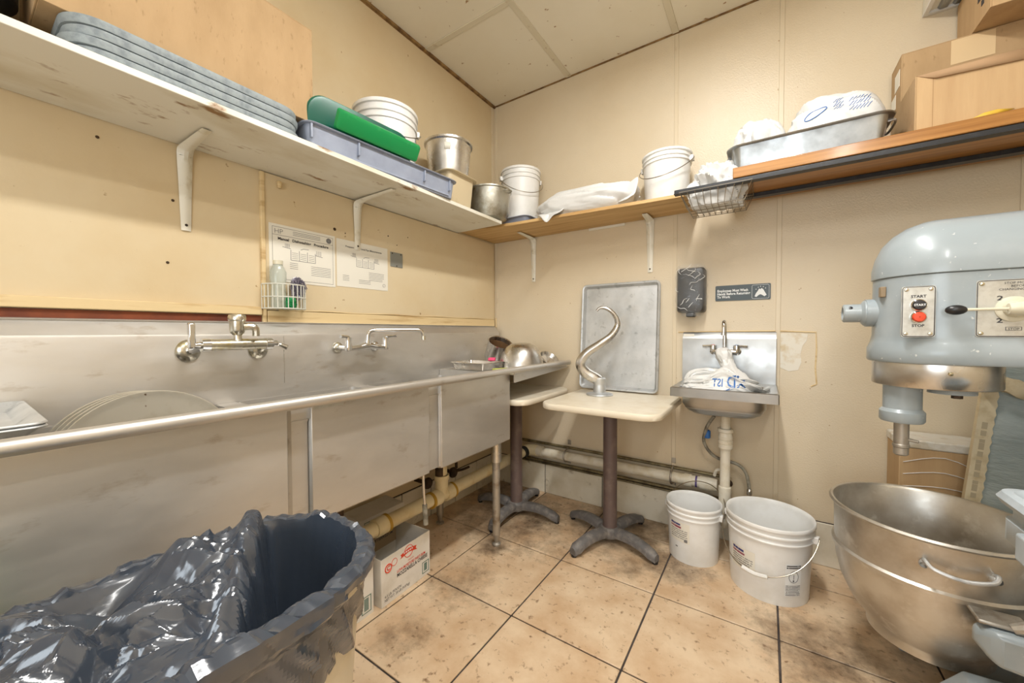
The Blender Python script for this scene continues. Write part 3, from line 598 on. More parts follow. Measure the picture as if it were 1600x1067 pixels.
for x, y in ((.555, -.752), (.13, -.752), (.555, -2.33), (.13, -2.33)):
    lg = skb(G().cyl((x, y, .06), (x, y, .50), .021), 'leg', GALV)
    G().cyl((x+OX, y+OY, .46), (x+OX, y+OY, .566), .0285).build('leg_socket', STEELB, lg)
    G().lathe([(.021, .0), (.016, -.02), (.012, -.045), (.024, -.052), (.024, -.06), (.001, -.06)], 20, c=(x+OX, y+OY, .06)).build('bullet_foot', GALV, lg)
# twist drains and waste pipe under the bowls
for y in (-2.1, -1.54, -.95):
    d = skb(G().lathe([(.045, .562), (.045, .55), (.028, .53), (.026, .38)], 24, c=(.33, y, 0)), 'drain_outlet', RUST)
wp = thing('waste_pipe', 'yellowed plastic waste pipe running under the steel sink', 'pipe', (.33, -.9, .285))
def wpb(g, name, m, **k): g.v = [(x-.33, y+.9, z-.285) for x, y, z in g.v]; return g.build(name, m, wp, **k)
wpb(G().cyl((.325, -2.2, .276), (.335, -.075, .305), .033, n=28), 'main_pipe', PVC)
for y in (-1.335, -.99, -.89): wpb(G().cyl((.33, y-.028, .2885), (.33, y+.028, .2895), .041, n=28), 'coupling', PVC)
for y in (-1.30, -1.02, -.86): wpb(G().cyl((.33, y-.007, .2885), (.33, y+.007, .2895), .0425, n=28), 'cement_ring', GLUE)
wpb(G().cyl((.33, -.94, .30), (.33, -.94, .40), .034), 'riser', PVC); wpb(G().cyl((.33, -.94, .375), (.33, -.94, .40), .040), 'riser_collar', PVC)
wpb(G().cyl((.33, -.94, .4005), (.33, -.94, .47), .03), 'riser_top', PVC)
wpb(G().cyl((.33, -1.54, .31), (.33, -1.54, .379), .033), 'riser', PVC)
wpb(G().tube([(.335, -.11, .305), (.335, -.085, .306), (.345, -.068, .309), (.375, -.063, .311), (.42, -.063, .312)], .040, 20, 4), 'elbow', PVC)
for y in (-.135, -.115): wpb(G().cyl((.335, y-.006, .304), (.335, y+.006, .305), .0425), 'dark_ring', BLACKP)
dr = thing('drain_lever', 'steel drain lever with dark grip hanging below the sink', 'lever', (.50, -1.23, .57))
G().tube([(0, 0, -.002), (.0, .002, -.10), (.004, .004, -.18)], .006, 8, 3).build('rod', CHROME, dr); G().tube([(.004, .004, -.18), (.008, .006, -.27)], .011, 10).build('grip', RUBBER, dr)
for px, py, nm in ((668, 755, 'round rusty valve below the middle bowl'), (708, 738, 'round rusty valve with lever below the right bowl')):
    p = at(0, .12, px, py); v = thing('drain_valve', nm, 'valve', p)
    G().lathe([(.001, -.012), (.03, -.012), (.034, 0), (.03, .012), (.001, .014)], 24, M=Matrix.Rotation(PI/2, 4, 'Y')).build('wheel', RUST, v)
    G().cyl((-.105, 0, 0), (-.013, 0, 0), .012, n=12).build('stem', RUST, v)
    if '708' in str(px): G().tube([(.0, .03, .0), (.02, .07, .002), (.03, .12, .006)], .008, 8, 3).build('lever', RUST, v); G().cyl((0, .03, .02), (0, .03, .10), .009, n=10).build('upstand', RUST, v)
sp = thing('supply_pipe', 'thin dark supply pipe along the left wall under the sink', 'pipe', (.03, -1.2, .43))
G().tube([(0, -.9, -.04), (0, 0, 0), (0, 1.1, .0)], .011, 10).build('pipe', RUST, sp)
G().tube([(.0, .62, .0), (.03, .63, -.02), (.03, .63, -.09)], .01, 8, 3).build('drop', RUST, sp)
# ------------------------------------------------------------ taps
t = thing('wall_faucet', 'scaled brass mixer tap with vacuum breaker on the backsplash', 'faucet', (.065, -1.815, 1.10))
t.scale = (1.15, 1.02, 1.15)
def esc(p, r, m, par, nm='flange'): return G().lathe([(r, 0), (r, .004), (r*.8, .012), (r*.45, .016), (.001, .017)], 28, M=Matrix.Rotation(PI/2, 4, 'Y'), c=p).build(nm, m, par)
for y in (-.112, .108):
    f = esc((0, y, 0), .035, BRASS, t); G().tube([(.012, y, 0), (.05, y*.98, .006), (.095, y*.80, .018)], .0125, 10, 3).build('arm', CHROME, f)
G().cyl((.098, -.085, .019), (.098, .085, .019), .0175).build('valve_body', BRASS, t)
for s in (-1, 1):
    G().cyl((.098, s*.085, .019), (.098, s*.108, .019), .0195).build('packing_nut', CHROME, t)
    h = G().cyl((.098, s*.108, .019), (.098, s*.128, .019), .010).build('stem', CHROME, t)
    if s < 0: G().box(.088, .108, -.142, -.124, .010, .085).build('paddle', CHROME, h, bevel=.004)
    else: G().tube([(.098, .122, .019), (.105, .138, .014), (.118, .155, .004)], [.008, .006, .009], 8, 3).build('paddle', CHROME, h)
vb = G().lathe([(.016, .030), (.013, .040), (.013, .048), (.021, .056), (.023, .064), (.023, .092), (.027, .096), (.027, .106), (.024, .112), (.001, .115)], 24, c=(.098, -.003, 0)).build('vacuum_breaker', BRASS, t)
G().tube([(.11, .012, .075), (.118, .035, .075), (.12, .045, .068), (.12, .046, .045)], .0115, 10, 3).build('side_outlet', BRASS, vb)
t = thing('wall_faucet', 'chrome tap with long swing spout on the backsplash', 'faucet', (.065, -1.26, 1.088))
for y in (-.104, .104):
    f = esc((0, y, .004), .026, BRASS if y < 0 else CHROME, t); G().tube([(.012, y, .004), (.06, y, .002), (.088, y*.98, 0)], .012, 10, 3).build('arm', CHROME, f)
G().tube([(.09, -.115, 0), (.09, -.05, .004), (.09, 0, .012), (.09, .05, .004), (.09, .115, 0)], [.012, .012, .019, .012, .012], 12, 4).build('valve_body', CHROME, t)
for s in (-1, 1):
    h = G().lathe([(.015, -.01), (.017, .01), (.014, .03), (.016, .052), (.001, .056)], 20, c=(.09, s*.104, 0)).build('valve', CHROME, t)
    G().tube([(.09, s*.104, .053), (.105, s*.104-.028, .057), (.112, s*.104-.052, .058)] if s < 0 else [(.09, .104, .053), (.12, .122, .057), (.138, .135, .058)], [.008, .006, .009], 8, 3).build('lever_handle', CHROME, h)
sp_ = G().tube([(.09, 0, .012), (.09, 0, .05), (.092, .008, .077), (.10, .035, .087), (.15, .13, .089), (.20, .215, .088), (.212, .238, .078), (.216, .245, .05)], .0095, 12, 5).build('spout', CHROME, t)
G().cyl((.216, .245, .056), (.2165, .2455, .036), .0125, n=14).build('aerator', BRASS, sp_); G().cyl((.09, 0, .012), (.09, 0, .036), .016).build('spout_nut', CHROME, sp_)
# ------------------------------------------------------------ things in and on the sink
for k_ in range(4):
    ww = ('frontmost', 'second', 'third', 'rearmost')[k_]
    o = G().lathe([(.001, 0), (.175, 0), (.192, .010), (.198, .012), (.200, .010), (.198, .0085), (.178, -.003), (.001, -.003)], 64, M=Matrix.Rotation(R(78), 4, 'Y')).build('pizza_pan', PANM, loc=(.345-.021*k_, -2.088-.006*k_, .802-.001*k_), angle=40)
    tag(o, ww+' round pizza pan standing on edge in the left sink bowl', 'pan', 'round pans standing in the sink')
for k_ in range(2):
    o = tray('sheet_pan', ('lower', 'upper')[k_]+' small sheet pan of the pair left of the round pans', 'pan', (.302, -2.455, .9475+k_*.0075), .43, .31, .024, .018, ALU, rim=.007, taper=.022, t=.002)
    o['group'] = 'sheet pans on the left deck'
p = tray('steam_pan', 'shallow steel pan on the drainboard holding sponges', 'pan', (.27, -.565, .9335), .25, .19, .045, .02, STEELB, rim=.012, taper=.015)
o = tag(G().box(-.045, .045, -.03, .03, 0, .026).build('sponge', LIME, bevel=.004, loc=(.30, -.575, .938), rot=(0, 0, R(20))), 'yellow-green sponge inside the shallow steel pan', 'sponge')
o = tag(G().box(-.05, .05, -.034, .034, 0, .022).build('sponge', LIME, bevel=.004, loc=(.52, -.640, .9335), rot=(0, 0, R(62))), 'yellow-green sponge on the sink edge before the steel pan', 'sponge')
o = tag(G().box(-.022, .022, -.026, .026, 0, .018).build('sponge', PINK, bevel=.003, loc=(.305, -.452, .9805), rot=(0, 0, R(30))), 'small pink sponge on the rim of the steel pan', 'sponge')
o = G().lathe([(.150, .0), (.153, .003), (.150, .006), (.143, .008), (.138, .04), (.124, .085), (.096, .125), (.06, .146), (.001, .152), (.001, .149), (.06, .142), (.094, .121), (.121, .083), (.135, .04), (.141, .006)], 56).build('mixing_bowl', CHROME, loc=(.455, -.335, .943), rot=(R(4), R(1), 0), angle=60)
o.data.materials[0] = STEELB; tag(o, 'big stainless mixing bowl upside down on the drainboard', 'bowl')
pt = thing('steel_pot', 'tilted brown-stained steel pot behind the upturned bowl', 'pot', (.20, -.27, .990), (R(10), R(28), 0))
G().lathe([(.001, -.02), (.07, -.02), (.078, -.01), (.082, .11), (.087, .115), (.087, .122), (.079, .118), (.074, .0), (.001, -.008)], 40).build('body', STEELB, pt)
G().lathe([(.001, -.004), (.073, -.004), (.0775, .09), (.0765, .09), (.072, -.003)], 40).build('burnt_inside', mat('burnt_brown', sr(122, 92, 62), .5, .3), pt)
o = G().lathe([(.001, 0), (.03, 0), (.055, .018), (.068, .044), (.071, .046), (.067, .047), (.053, .021), (.001, .004)], 36).build('small_bowl', STEELB, loc=(.52, -.115, .951), rot=(R(0), R(38), R(-20))); tag(o, 'small steel bowl tipped at the far end of the drainboard', 'bowl')
# ------------------------------------------------------------ on the left wall
def poster(name, label, y0, y1, z0, z1):
    t = thing(name, label, 'poster', (.0125, (y0+y1)/2, (z0+z1)/2)); G().box(0, .0015, y0-(y0+y1)/2, y1-(y0+y1)/2, z0-(z0+z1)/2, z1-(z0+z1)/2).build('sheet', PAPER, t); return t
def line(par, y0, z0, y1, z1, th=.0012, m=INK, nm='ruled_line'):
    d = Vector((0, y1-y0, z1-z0)); n_ = Vector((0, -d.z, d.y)).normalized()*th/2
    a, b = Vector((.0019, y0, z0)), Vector((.0019, y1, z1)); return G().add([a-n_, b-n_, b+n_, a+n_], [(0, 1, 2, 3)]).build(nm, m, par)
def TM(y, z): return frame((0, 1, 0), (0, 0, 1), (.0021, y, z))
p = poster('dishwashing_poster', 'left poster with the manual dishwashing procedure above the wire caddy', -1.634, -1.337, 1.385, 1.632)
W2, H2 = .1485, .1235
for a in ((-W2+.013, H2-.012, W2-.012, H2-.012), (-W2+.013, -H2+.012, W2-.012, -H2+.012), (-W2+.013, -H2+.012, -W2+.013, H2-.012), (W2-.012, -H2+.012, W2-.012, H2-.012), (-W2+.013, H2-.046, W2-.012, H2-.046)): line(p, *a)
text('title', 'Manual   Dishwashing   Procedure', .0165, INK, p, TM(0, H2-.066), 'CENTER', bold=.0006, sx=1.0)
text('emblem_letters', 'HP', .03, INKG, p, TM(-W2+.02, H2-.04), bold=-.0003); 
for q in range(3): line(p, -.05, H2-.021-.007*q, .075, H2-.021-.007*q, .002, INKG, 'print_line')
G().lathe([(.001, 0), (.013, 0)], 24, M=Matrix.Rotation(PI/2, 4, 'Y'), c=(.0019, W2-.032, H2-.029)).build('seal', INKG, p)
def sinkdiagram(p, y, z, s):
    for a in ((-.055, 0, -.055, -.045), (-.055, -.045, .055, -.045), (.055, -.045, .055, 0), (-.018, 0, -.018, -.045), (.018, 0, .018, -.045), (-.09, .008, -.055, .004), (.055, -.008, .09, -.012), (-.012, .006, .0, .012), (0, .012, .025, .013)):
        line(p, y+a[0]*s, z+a[1]*s, y+a[2]*s, z+a[3]*s, .0022*s, INKG, 'diagram_line')
    for q in range(4):
        for b in range(3): line(p, y+(-.05+.037*b)*s, z-(.012+.008*q)*s, y+(-.024+.037*b)*s, z-(.012+.008*q)*s, .0016*s, INKG, 'diagram_line')
    for q in range(6): line(p, y+(-.078+.0035*q)*s, z+.008*s, y+(-.078+.0035*q)*s, z+.024*s, .0012, INKG, 'diagram_line'); line(p, y+(.06+.0045*q)*s, z-.008*s, y+(.06+.0045*q)*s, z+.014*s, .0012, INKG, 'diagram_line')
sinkdiagram(p, -.005, .022, 1.0)
for q in range(6): line(p, .03, -.04-.008*q, .125, -.04-.008*q, .0018, INKG, 'print_line')
for q in range(4): line(p, -.065, -.036-.008*q, -.03, -.036-.008*q, .0018, INKG, 'print_line')
p = poster('dishwashing_poster', 'right poster with the two level pipe diagram by the grey plate', -1.329, -1.027, 1.393, 1.627)
text('title', 'Frequent    Two Level Pipe Measurements', .0125, INK, p, TM(0.004, .082), 'CENTER', bold=.0002)
sinkdiagram(p, .01, .035, .95)
for q in range(6): line(p, .03, -.03-.008*q, .125-.01*(q > 3), -.03-.008*q, .0018, INKG, 'print_line')
for q in range(4): line(p, -.12, -.06-.008*q, -.085, -.06-.008*q, .0018, INKG, 'print_line')
for q in range(3): line(p, -.03, -.075-.008*q, .04, -.075-.008*q, .0018, INKG, 'print_line')
g = G(); g.tube([(.002, .125+.008*math.cos(a), -.09+.008*math.sin(a)) for a in np.linspace(0, 2*PI, 20)[:-1]], .0008, 4, closed=True); g.build('seal', INKG, p)
pl = thing('wall_plate', 'grey square metal plate on the wall right of the posters', 'plate', (.0125, -.965, 1.575)); G().box(0, .003, -.043, .043, -.041, .041).build('plate', mat('grey_plate', sr(146, 148, 142), .5, .4), pl, bevel=.001)
for y, z in ((-.03, .034), (.03, .034), (0, -.034)): G().lathe([(.004, 0), (.003, .002), (.0005, .0025)], 8, M=Matrix.Rotation(PI/2, 4, 'Y'), c=(.003, y, z)).build('screw', RUST, pl)
hk = tag(G().box(.0125, .03, -1.60, -1.585, 1.785, 1.815).build('wall_hook', BOARD, bevel=.004), 'small painted hook stub near the top of the lower panel', 'hook')
# white wire caddy with bottle, scrubber and cloth
cy = thing('wire_caddy', 'white wire caddy on the wall below the left poster', 'caddy', (.0185, -1.585, 1.262))
arc = [(.004+.085*math.sin(a), -.085*math.cos(a), 0) for a in np.linspace(0, PI, 15)]
for z, nm in ((.105, 'top_ring'), (.052, 'middle_ring'), (.004, 'bottom_ring')): G().tube([(x, y, z) for x, y, _ in arc], .0026, 6).build(nm, WIREW, cy)
for x, y, _ in arc: G().tube([(x, y, .004), (x, y, .106)], .0019, 5).build('wire', WIREW, cy)
for q in range(-2, 3): G().tube([(.004, q*.028, .004), (.004+math.sqrt(.085**2-(q*.028)**2), q*.028, .004)], .0018, 5).build('wire', WIREW, cy)
bo = thing('clear_bottle', 'cloudy clear bottle with cream cap standing in the wire caddy', 'bottle', (.052, -1.618, 1.2695))
G().lathe([(.001, 0), (.026, 0), (.029, .006), (.029, .06), (.026, .09), (.031, .125), (.031, .15), (.018, .18), (.016, .185)], 28, c1=True).build('body', GLASSB, bo)
G().lathe([(.019, .181), (.0195, .198), (.001, .200)], 20).build('cap', CREAM, bo)
rg = random.Random(2); g = G(); pts = []
for q in range(420):
    v = Vector((rg.gauss(0, 1), rg.gauss(0, 1), rg.gauss(0, 1))).normalized(); v = Vector((v.x*.030, v.y*.036, v.z*.06)); pts.append(v*(1-.25*max(0, v.z/.05))*rg.uniform(.8, 1.05))
g.tube(pts, .0009, 3); o = g.build('steel_wool', SCRUB, loc=(.060, -1.540, 1.366)); tag(o, 'tangled steel wool scrubber sticking out of the wire caddy', 'scrubber')
blob('cleaning_cloth', 'green cloth in the bottom of the wire caddy', 'cloth', GREEN, (.062, -1.578, 1.2695), (.045, .05, .055), 51, 40, .006, .8)
# ------------------------------------------------------------ pedestal tables
def table(label, cx, cy, w, d, zt, ang, px, py):
    t = thing('pedestal_table', label, 'table', (px, py, 0), (0, 0, 0), 'pedestal tables in the corner')
    ox, oy = cx-px, cy-py
    tp = G().loft([rrect(ox-w/2+e, ox+w/2-e, oy-d/2+e, oy+d/2-e, .085-e*.5, z, 8) for e, z in ((.004, zt-.032), (0, zt-.028), (0, zt-.006), (.003, zt-.001))], True, True).build('table_top', LEDGE, t, angle=50)
    G().loft([rrect(ox-w/2+.006, ox+w/2-.006, oy-d/2+.006, oy+d/2-.006, .080, z, 8) for z in (zt-.0012, zt)], True, True).build('laminate', LAMINATE, tp)
    G().lathe([(.05, .062), (.042, .075), (.038, .085), (.038, zt-.045)], 32).build('column', BROWNP, t)
    G().box(-.13, .13, -.13, .13, zt-.045, zt-.0325).build('mounting_plate', IRON, t)
    b = G().lathe([(.001, .028), (.062, .028), (.068, .045), (.062, .068), (.05, .078), (.001, .078)], 32).build('base_hub', IRON, t)
    for k_ in range(4):
        a = ang+k_*PI/2; c, s = math.cos(a), math.sin(a); L = []
        for q in range(9):
            u = q/8; r_ = .045+.25*u; z = .056+.018*math.sin(PI*u*.75)-.040*u**2.2; wd = .033-.005*u+.004*(u > .8); h = .022-.004*u
            if q == 8: wd *= .6
            L.append([(c*r_-s*y*wd, s*r_+c*y*wd, max(.001, z+zz*h)) for y, zz in ((-1, -1), (-1, .3), (-.6, .9), (0, 1.05), (.6, .9), (1, .3), (1, -1))])
        G().loft(L, True, True).build('foot', IRON, t, angle=55)
        G().cyl((c*.285, s*.285, 0), (c*.285, s*.285, .012), .014, n=12).build('glide', BLACKP, t)
    return t
table('cream pedestal table carrying the dough hook and the leaning sheet pan', 1.074, -.362, .615, .62, .790, R(-20), 1.052, -.352)
table('cream pedestal table tucked under the sink drainboard in the corner', .360, -.340, .62, .62, .782, R(3), .440, -.375)
# sheet pan leaning on the wall
sp = thing('sheet_pan', 'large aluminium sheet pan leaning upright on the back wall', 'pan', (1.0, -.073, .792), (R(-4.6), 0, 0))
Mx = Matrix.Rotation(R(90), 4, 'X')
L = tray_loops(.475, .655, .024, .022, .008, .002, .012)
L = [[Mx @ (Vector(p)+Vector((0, .3415, 0))) for p in l] for l in L]
L = [[Vector((p.x, p.y, p.z)) for p in l] for l in L]
G().loft(L, True, True).build('pan_body', ALU, sp, angle=40)
# dough hook standing on its flange
hk = thing('dough_hook', 'steel spiral dough hook standing on the cream table', 'hook', (.955, -.262, .7905))
G().lathe([(.001, 0), (.076, 0), (.078, .004), (.074, .009), (.046, .014), (.036, .018), (.036, .05), (.034, .056), (.034, .07), (.036, .074), (.036, .098), (.030, .104), (.001, .105)], 40).build('flange_hub', ALU, hk)
HP = [at(1, -.262, *p)-np.array((.955, -.262, .7905)) for p in ((944, 590), (930, 590), (917, 580), (912, 567), (920, 552), (938, 538), (953, 525), (961, 511), (962, 500), (957, 489), (948, 482), (939, 481), (934, 486))]
HP = [Vector((p[0], [0, -.01, -.03, -.045, -.04, -.01, .02, .035, .03, .015, 0, -.01, -.018][i], p[2])) for i, p in enumerate(HP)]
HP[0] = Vector((0, 0, .085))
G().tube(HP, [.030, .034, .033, .030, .027, .024, .021, .019, .016, .013, .011, .009, .006], 14, 5).build('spiral_arm', STEELB, hk)
# ------------------------------------------------------------ hand sink
hs = thing('hand_sink', 'small stainless wall hand sink with splash back on the back wall', 'sink', (1.59, 0, .88))
def hb(g, name, m, par=None, **k): g.v = [(x-1.59, y, z-.88) for x, y, z in g.v]; return g.build(name, m, par or hs, **k)
g = G(); pr = [(-.006, 1.158), (-.004, 1.160), (-.030, 1.128), (-.032, 1.122), (-.032, .885), (-.028, .885), (-.028, 1.120), (-.002, 1.152)]
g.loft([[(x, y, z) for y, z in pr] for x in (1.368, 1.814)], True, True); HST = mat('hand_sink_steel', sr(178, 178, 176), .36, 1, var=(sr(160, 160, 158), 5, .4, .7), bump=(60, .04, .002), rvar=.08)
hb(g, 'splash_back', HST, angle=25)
ex0, ex1, ey0, ey1 = 1.380, 1.820, -.392, -.032
Lp = [rrect(1.372, 1.822, ey0, ey1, .006, z) for z in (.842, .884)]+[rrect(1.378, 1.816, ey0+.006, ey1-.002, .006, .888)]+[rrect(1.405, 1.789, ey0+.03, ey1-.10, .05, .884)]+[rrect(1.425, 1.765, ey0+.045, ey1-.115, .06, z) for z in (.86, .78)]+[rrect(1.46, 1.73, ey0+.075, ey1-.145, .05, .752)]
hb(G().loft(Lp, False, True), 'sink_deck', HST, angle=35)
Lo = [rrect(1.415, 1.775, ey0+.034, ey1-.104, .065, z) for z in (.872, .80)]+[rrect(1.435, 1.755, ey0+.055, ey1-.125, .065, .765), rrect(1.48, 1.71, ey0+.09, ey1-.16, .05, .747)]
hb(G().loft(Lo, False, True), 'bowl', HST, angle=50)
hb(G().cyl((1.60, -.165, .80), (1.60, -.165, .730), .035), 'strainer', RUST)
hb(G().box(1.372, 1.428, -.0235, -.0225, 1.128, 1.15), 'maker_label', PAPER)
fc = thing('gooseneck_faucet', 'gooseneck tap with two handles on the hand sink splash back', 'faucet', (1.585, -.0325, 1.055))
G().tube([(-.055, -.04, 0), (0, -.045, 0), (.055, -.04, 0)], .014, 12, 3).build('valve_body', CHROME, fc)
for s in (-1, 1):
    e_ = G().lathe([(.021, 0), (.02, .006), (.012, .012), (.011, .03)], 20, M=Matrix.Rotation(PI/2, 4, 'X'), c=(s*.055, 0, 0)).build('flange', CHROME, fc)
    h = G().lathe([(.014, -.005), (.016, .02), (.014, .034), (.001, .036)], 16, c=(s*.055, -.04, 0)).build('valve', CHROME, fc)
    G().tube([(s*.055, -.04, .03), (s*.085, -.052, .03), (s*.105, -.058, .028)], [.007, .005, .007], 8, 3).build('lever_handle', CHROME, h)
    G().lathe([(.012, 0.0362), (.001, .038)], 16, c=(s*.055, -.04, 0)).build('colour_cap', REDB if s < 0 else BLUEI, h)
sp2 = G().tube([(0, -.045, .01), (0, -.045, .09), (0, -.047, .13), (0, -.06, .155), (0, -.085, .160), (0, -.105, .145), (0, -.110, .12), (0, -.111, .10)], .0095, 12, 5).build('spout', CHROME, fc)
G().cyl((0, -.111, .102), (0, -.111, .088), .012, n=14).build('aerator', CHROME, sp2)
# carrier bag in the hand sink
def pullb(P):
    P = P.copy(); k = np.exp(-((P[:, 0]-.02)/.055)**2)*np.clip(P[:, 2]/.05+.3, 0, 1.5); P[:, 2] += k*.04; P[:, 1] += k*.045
    k2 = np.clip((-P[:, 0]-.03)/.1, 0, 1); P[:, 2] -= k2*.012; return P
bg = blob('carrier_bag', 'crumpled white carrier bag with blue letters lying in the hand sink', 'bag', BAGW, (1.580, -.265, .866), (.335, .20, .085), 63, 20, .026, .8, pull=pullb, n=(140, 64))
project_text(bg, 'MD', .075, BLUEI, frame((1, 0, 0), (0, 0, 1), (.118, -.6, .034)), (0, 1, 0), .001, align='LEFT', mirror=True, sx=.72)
project_text(bg, 'IST', .050, BLUEI, frame((1, 0, 0), (0, 0, 1), (.022, -.6, .035)), (0, 1, 0), .0008, align='LEFT', mirror=True, sx=.72)
def sleeve(name, path, rad, seed, par, m=BAGW, nn=40, amp=.010):
    g = G().tube(path, rad, nn, 9); P = np.array(g.v); n_ = len(P); uv = np.c_[np.arange(n_) % nn/nn*4, np.arange(n_)//nn*.06]
    d = facets(uv, seed, 60, amp, (1, 2.5))+facets(uv, seed+1, 260, amp*.5, (1, 2.5)); ring = np.repeat(P.reshape(-1, nn, 3).mean(1), nn, 0); v_ = P-ring; P = P+v_/(np.linalg.norm(v_, axis=1)[:, None]+1e-9)*d[:, None]
    g.v = [tuple(p) for p in P]; return g.build(name, m, par, angle=24)
sleeve('bag_neck', [(.075, .01, .02), (.055, .045, .065), (.035, .085, .105), (.02, .11, .14), (.005, .125, .175), (-.005, .14, .195)], [.075, .052, .034, .030, .034, .022], 71, bg)
sleeve('bag_fold', [(-.15, -.02, .045), (-.13, .03, .075), (-.07, .06, .085), (0, .06, .08), (.05, .05, .07)], [.014, .020, .020, .022, .016], 75, bg, amp=.006)
sleeve('bag_fold', [(-.155, -.035, .04), (-.12, -.05, .055), (-.06, -.035, .058), (0, -.02, .072), (.04, 0, .09)], [.010, .015, .018, .018, .018], 78, bg, amp=.006)
# drain, trap and supply hoses under the hand sink
dp = thing('drain_pipe', 'white plastic drain with ribbed trap under the hand sink', 'pipe', (1.60, -.165, .30))
def db_(g, name, m, **k): g.v = [(x-1.60, y+.165, z-.30) for x, y, z in g.v]; return g.build(name, m, dp, **k)
db_(G().cyl((1.60, -.165, .729), (1.60, -.165, .62), .0225), 'tailpiece', PVCW)
db_(G().lathe([(.024, .662), (.036, .66), (.038, .645), (.030, .64), (.031, .625), (.034, .62), (.034, .606), (.031, .602), (.034, .598), (.034, .584), (.031, .58), (.034, .576), (.033, .56), (.026, .552), (.024, .545)], 28, c=(1.60, -.165, 0)), 'ribbed_trap', PVCW, angle=30)
db_(G().cyl((1.60, -.165, .55), (1.60, -.165, .30), .0235), 'lower_pipe', PVCW)
db_(G().lathe([(.024, .36), (.029, .355), (.030, .33), (.028, .32), (.028, .27), (.026, .215)], 28, c=(1.60, -.165, 0)), 'slip_nut', PVCW)
db_(G().tube([(1.60, -.165, .24), (1.60, -.155, .18), (1.60, -.13, .15), (1.60, -.10, .15), (1.60, -.02, .16)], .026, 18, 4), 'elbow', PVCW)
h1 = thing('supply_hose', 'grey braided hose looping behind the hand sink drain', 'hose', (1.60, -.1, .5))
def hx(pp, y): return [tuple(at(1, yy, *p)-np.array((1.60, -.1, .5))) for p, yy in zip(pp, y)]
G().tube(hx(((1116, 650), (1106, 664), (1101, 678), (1100, 690), (1108, 705), (1122, 716), (1140, 721), (1155, 727), (1165, 738), (1169, 752), (1171, 766)), (-.16, -.14, -.12, -.1, -.09, -.085, -.08, -.08, -.08, -.08, -.08)), .0085, 10, 4).build('hose', RUBBER, h1)
p_ = hx(((1105, 678),), (-.11,))[0]; G().lathe([(.012, -.022), (.0165, -.018), (.0165, .018), (.012, .022)], 14, c=p_).build('wrapped_joint', BLUEI, h1)
p_ = hx(((1171, 768),), (-.08,))[0]; G().lathe([(.010, -.02), (.013, -.016), (.013, .008), (.009, .014)], 14, c=p_).build('hose_nut', CHROME, h1)
vv = thing('angle_valve', 'corroded stop valve behind the hand sink drain', 'valve', at(1, -.07, 1120, 745))
G().tube([(-.012, 0, .005), (.0, -.01, .04), (.03, -.01, .045), (.05, .01, .02)], .0085, 8, 4).build('bent_tube', PVCW, vv); G().cyl((.055, .0, -.02), (.055, .065, -.02), .014, n=14).build('valve_body', BRASS, vv)
G().lathe([(.001, 0), (.02, 0), (.022, .006), (.001, .012)], 18, M=Matrix.Rotation(PI/2, 4, 'X'), c=(.055, -.002, -.02)).build('valve_handle', RUST, vv)
# ------------------------------------------------------------ pipes along the back wall
wpp = thing('waste_pipe', 'white plastic waste pipe clamped along the foot of the back wall', 'pipe', (.9, -.063, .315))
def wq(g, n_, m, **k): g.v = [(x-.9, y+.063, z-.315) for x, y, z in g.v]; return g.build(n_, m, wpp, **k)
wq(G().cyl((.425, -.063, .312), (1.525, -.063, .317), .030, n=28), 'main_pipe', PVCW)
for x in (.44, 1.41, 1.49): wq(G().cyl((x-.02, -.063, .315), (x+.02, -.063, .3155), .036, n=28), 'coupling', PVCW)
wq(G().lathe([(.001, .0), (.022, .0), (.034, .004), (.036, .03), (.036, .05)], 28, M=Matrix.Rotation(-PI/2, 4, 'Y'), c=(1.56, -.063, .316)), 'end_cap', PVCW)
wq(G().cyl((1.448, -.063, .316), (1.458, -.063, .316), .0312, n=28), 'purple_primer', mat('primer', sr(92, 76, 130), .5))
for x in (.64, 1.32):
    c = wq(G().tube([(x, -.002, .362), (x, -.04, .36), (x, -.085, .345), (x, -.098, .315), (x, -.085, .285), (x, -.04, .27), (x, -.002, .268)], .005, 6, 3), 'strap', GALV)
    for z in (.395, .264): wq(G().box(x-.012, x+.012, -.006, -.0005, z-.016, z+.016), 'strap_plate', GALV, bevel=.002)
cp = thing('copper_pipe', 'thin tarnished pipe above the white waste pipe on the back wall', 'pipe', (.9, -.016, .360)); G().tube([(-.72, 0, .0), (0, 0, 0), (.66, 0, -.004)], .010, 10).build('pipe', COPPER, cp)
cp = thing('copper_pipe', 'thin tarnished pipe below the white waste pipe on the back wall', 'pipe', (.9, -.024, .235)); G().tube([(-.72, 0, .0), (0, 0, 0), (.66, 0, -.004)], .010, 10).build('pipe', COPPER, cp); G().tube([(-.72, 0, -.0185), (.66, 0, -.022)], .006, 8).build('thin_line', COPPER, cp)
# ------------------------------------------------------------ sign and dispenser
sg = thing('wall_sign', 'dark grey sign with white wash-hands lettering above the hand sink', 'sign', (1.659, -.001, 1.374))
G().loft([rrect(-.128, .128, -.042, .042, .006, z, 4) for z in (0, .003)], True, True).build('panel', SIGN, sg, rot=(PI/2, 0, 0))
text('lettering', 'Employees Must Wash\nHands Before Returning\nTo Work', .0185, WHITEI, sg, frame((1, 0, 0), (0, 0, 1), (-.119, -.0036, .007)), bold=.0006, space=.92, sx=.86)
g = G(); g.tube([(p[0], -.0036, p[1]) for p in rrect(.045, .121, -.036, .036, .007, 0, 4)], .0009, 4, closed=True); g.build('icon_frame', WHITEI, sg)
hp = [(-.026, -.024), (-.018, -.028), (-.008, -.018), (.0, -.014), (.008, -.018), (.018, -.026), (.027, -.018), (.02, -.004), (.012, .012), (.004, .018), (.0, .012), (-.006, .016), (-.012, .004), (-.02, -.008)]
